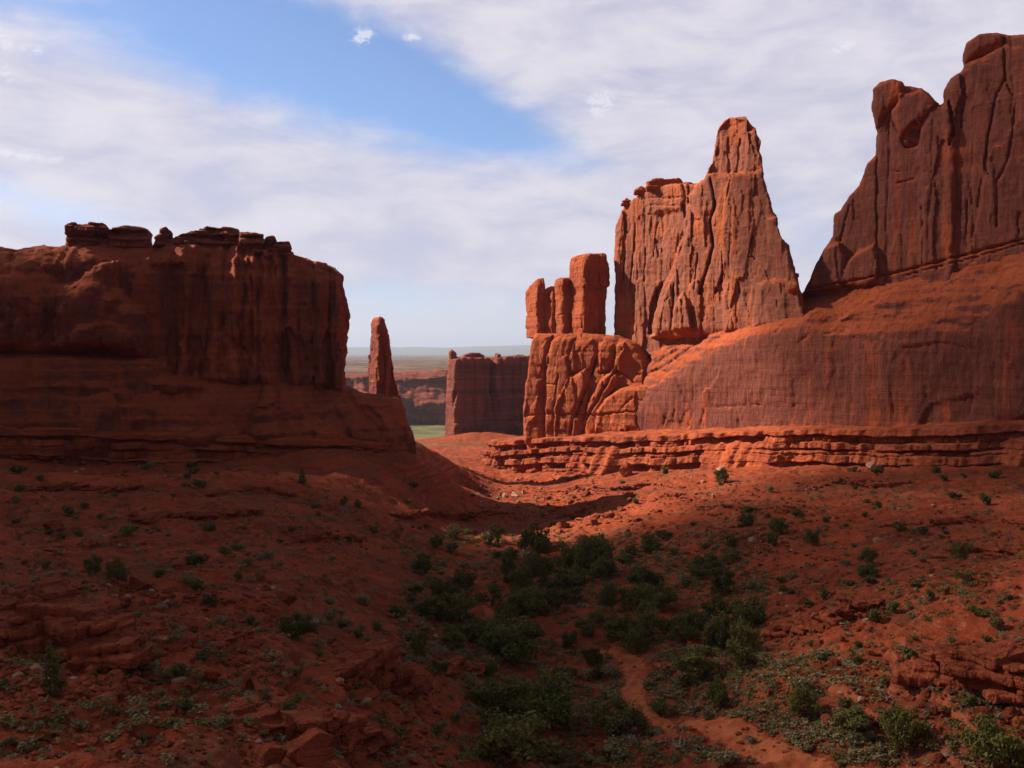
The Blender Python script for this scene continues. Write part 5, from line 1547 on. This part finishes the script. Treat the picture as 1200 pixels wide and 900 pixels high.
# ------------------------------------------------------------------ low outcrops in the slopes
def outcrop(rows, height, width, seed, label):
    g = ground_hit([r[0] for r in rows], [r[1] for r in rows])
    V, Q = block_pile(g, height, width, seed, .11 if g[:, 1].mean() < 95 else .17, 1.3)
    o = g[len(g) // 2]
    return tag(obj('rock_outcrop', mesh_np('rock_outcrop', V - o, Q, False), M_BOULDER, None, tuple(o)), label, 'rock outcrop')
outcrop([(398, 800), (415, 797), (440, 800), (462, 806), (478, 812)], 1.7, 3.0, 41, 'undercut layered outcrop with a dark hollow on the slope left of the thicket')
outcrop([(0, 745), (40, 752), (90, 760), (125, 778), (140, 785)], 2.0, 3.4, 42, 'broken rock outcrop rising behind the tall conical juniper on the near left slope')
outcrop([(-10, 715), (30, 712), (60, 718), (85, 728)], 1.6, 3.0, 43, 'upper shelf of pale-topped rock above the near left outcrop')
outcrop([(1080, 795), (1110, 790), (1140, 800), (1165, 796), (1200, 810), (1240, 812)], 2.2, 4.0, 44, 'orange blocky outcrop jutting from the slope at the lower right')
outcrop([(335, 636), (370, 631), (410, 630), (424, 634)], 0.6, 1.6, 45, 'thin dark ledge line across the bare left slope')
outcrop([(160, 612), (200, 604), (250, 606), (300, 600)], 0.9, 2.0, 46, 'long low ledge on the shaded slope under the left butte')
outcrop([(960, 735), (985, 728), (1010, 722), (1030, 716)], 1.3, 2.2, 47, 'small stepped outcrop on the open right slope')
outcrop([(1040, 617), (1090, 618), (1140, 612), (1200, 616)], 0.8, 2.0, 48, 'thin level ledge on the slope below the right wall')
outcrop([(300, 850), (350, 862), (400, 866), (440, 872)], 0.9, 2.4, 49, 'rounded rock shelf near the lower edge, right of the wide juniper')
outcrop([(462, 604), (500, 603), (530, 606), (560, 600), (590, 603)], 0.9, 2.2, 50, 'reddish broken ledge on the sunlit tongue of the slope')
outcrop([(640, 577), (680, 573), (720, 577), (760, 570), (800, 572)], 0.9, 2.2, 51, 'low rubbly ledge under the sunlit promontory')

outcrop([(955, 572), (990, 566), (1030, 570), (1060, 566)], 1.0, 2.2, 52, 'low broken ledge on the slope just under the middle of the right ledge')
outcrop([(820, 600), (860, 596), (905, 602), (930, 598)], .8, 2.0, 53, 'short broken ledge among shrubs between the sunlit slope and the right slope')
outcrop([(1100, 655), (1150, 648), (1205, 652)], .9, 2.0, 54, 'low ledge at the right edge, halfway up the open slope')
outcrop([(760, 588), (790, 584), (815, 588)], .9, 2.4, 55, 'crumbling ledge right of the tilted rust-coloured slab')
outcrop([(20, 574), (70, 570), (130, 573), (165, 568)], 1.0, 2.4, 56, 'long dark ledge at the left edge below the butte ledge')
outcrop([(60, 648), (110, 643), (150, 645)], .8, 2.0, 57, 'low ledge just above the two round junipers on the left slope')
outcrop([(240, 580), (290, 575), (345, 580)], 1.0, 2.4, 58, 'broken ledge on the shaded slope left of the slim upright juniper')
outcrop([(905, 745), (935, 738), (955, 742)], 1.0, 2.0, 59, 'small outcrop at the right rim of the thicket')
outcrop([(520, 790), (540, 783), (552, 788)], .9, 1.6, 60, 'small red outcrop at the left rim of the thicket')
outcrop([(680, 612), (720, 606), (750, 610)], .9, 2.2, 61, 'bouldery ledge at the head of the thicket under the sunlit ledge')

# ------------------------------------------------------------------ the worn path
def trail():
    m = bpy.data.materials.new('trodden sand'); m.use_nodes = True
    t = NT(m.node_tree)
    pos = t.n('ShaderNodeNewGeometry').outputs['Position']
    n1 = t.noise(pos, .8, 5, .6); n2 = t.noise(pos, 6, 4, .7)
    col = t.mix(t.ramp(n1, .35, .65), (0.30, 0.072, 0.027, 1), (0.40, 0.118, 0.050, 1))
    col = t.mix(t.math('MULTIPLY', t.ramp(n2, .55, .7), .5), col, (0.26, 0.062, 0.026, 1))
    bs = t.n('ShaderNodeBsdfPrincipled', inp={'Base Color': col, 'Roughness': .95, 'Specular IOR Level': .1})
    bm = t.n('ShaderNodeBump', inp={'Strength': .5, 'Distance': .2, 'Height': t.math('ADD', n1, n2)}); t.link(bm.outputs[0], bs.inputs['Normal'])
    o = t.n('ShaderNodeOutputMaterial'); t.link(bs.outputs[0], o.inputs[0])
    for rows, wd in TRAILS:
        g = ground_hit([r[0] for r in rows], [r[1] for r in rows], False)
        L = np.concatenate(([0], np.cumsum(np.hypot(*np.diff(g[:, :2], axis=0).T))))
        s = np.arange(0, L[-1], .15)
        k = 12; ker = np.hanning(2 * k + 1); ker /= ker.sum()
        x, y = (np.convolve(np.pad(np.interp(s, L, g[:, i]), k, mode='edge'), ker, 'valid') for i in (0, 1))
        wid = np.interp(s, L, wd)
        tx, ty = np.gradient(x), np.gradient(y); n = np.hypot(tx, ty); nx, ny = -ty / n, tx / n
        q = np.linspace(-1, 1, 25)
        edge = wid * (1 + .35 * fbm2(s / 1.4, 0 * s, 4, 71)); e2 = wid * (1 + .35 * fbm2(s / 1.4, 0 * s + 9, 4, 72))
        off = np.where(q[None] < 0, q[None] * edge[:, None], q[None] * e2[:, None])
        X = x[:, None] + nx[:, None] * off; Y = y[:, None] + ny[:, None] * off
        Z = H(X, Y) + .06 * (1 - np.abs(q[None]) ** 4) - .05 * np.abs(q[None]) ** 8 + .05 * fbm2(X / .5, Y / .5, 3, 73)
        V = np.stack((X, Y, Z), -1).reshape(-1, 3)
        structure(obj('path', mesh_np('path', V, grid_faces(*X.shape)), m))
trail()
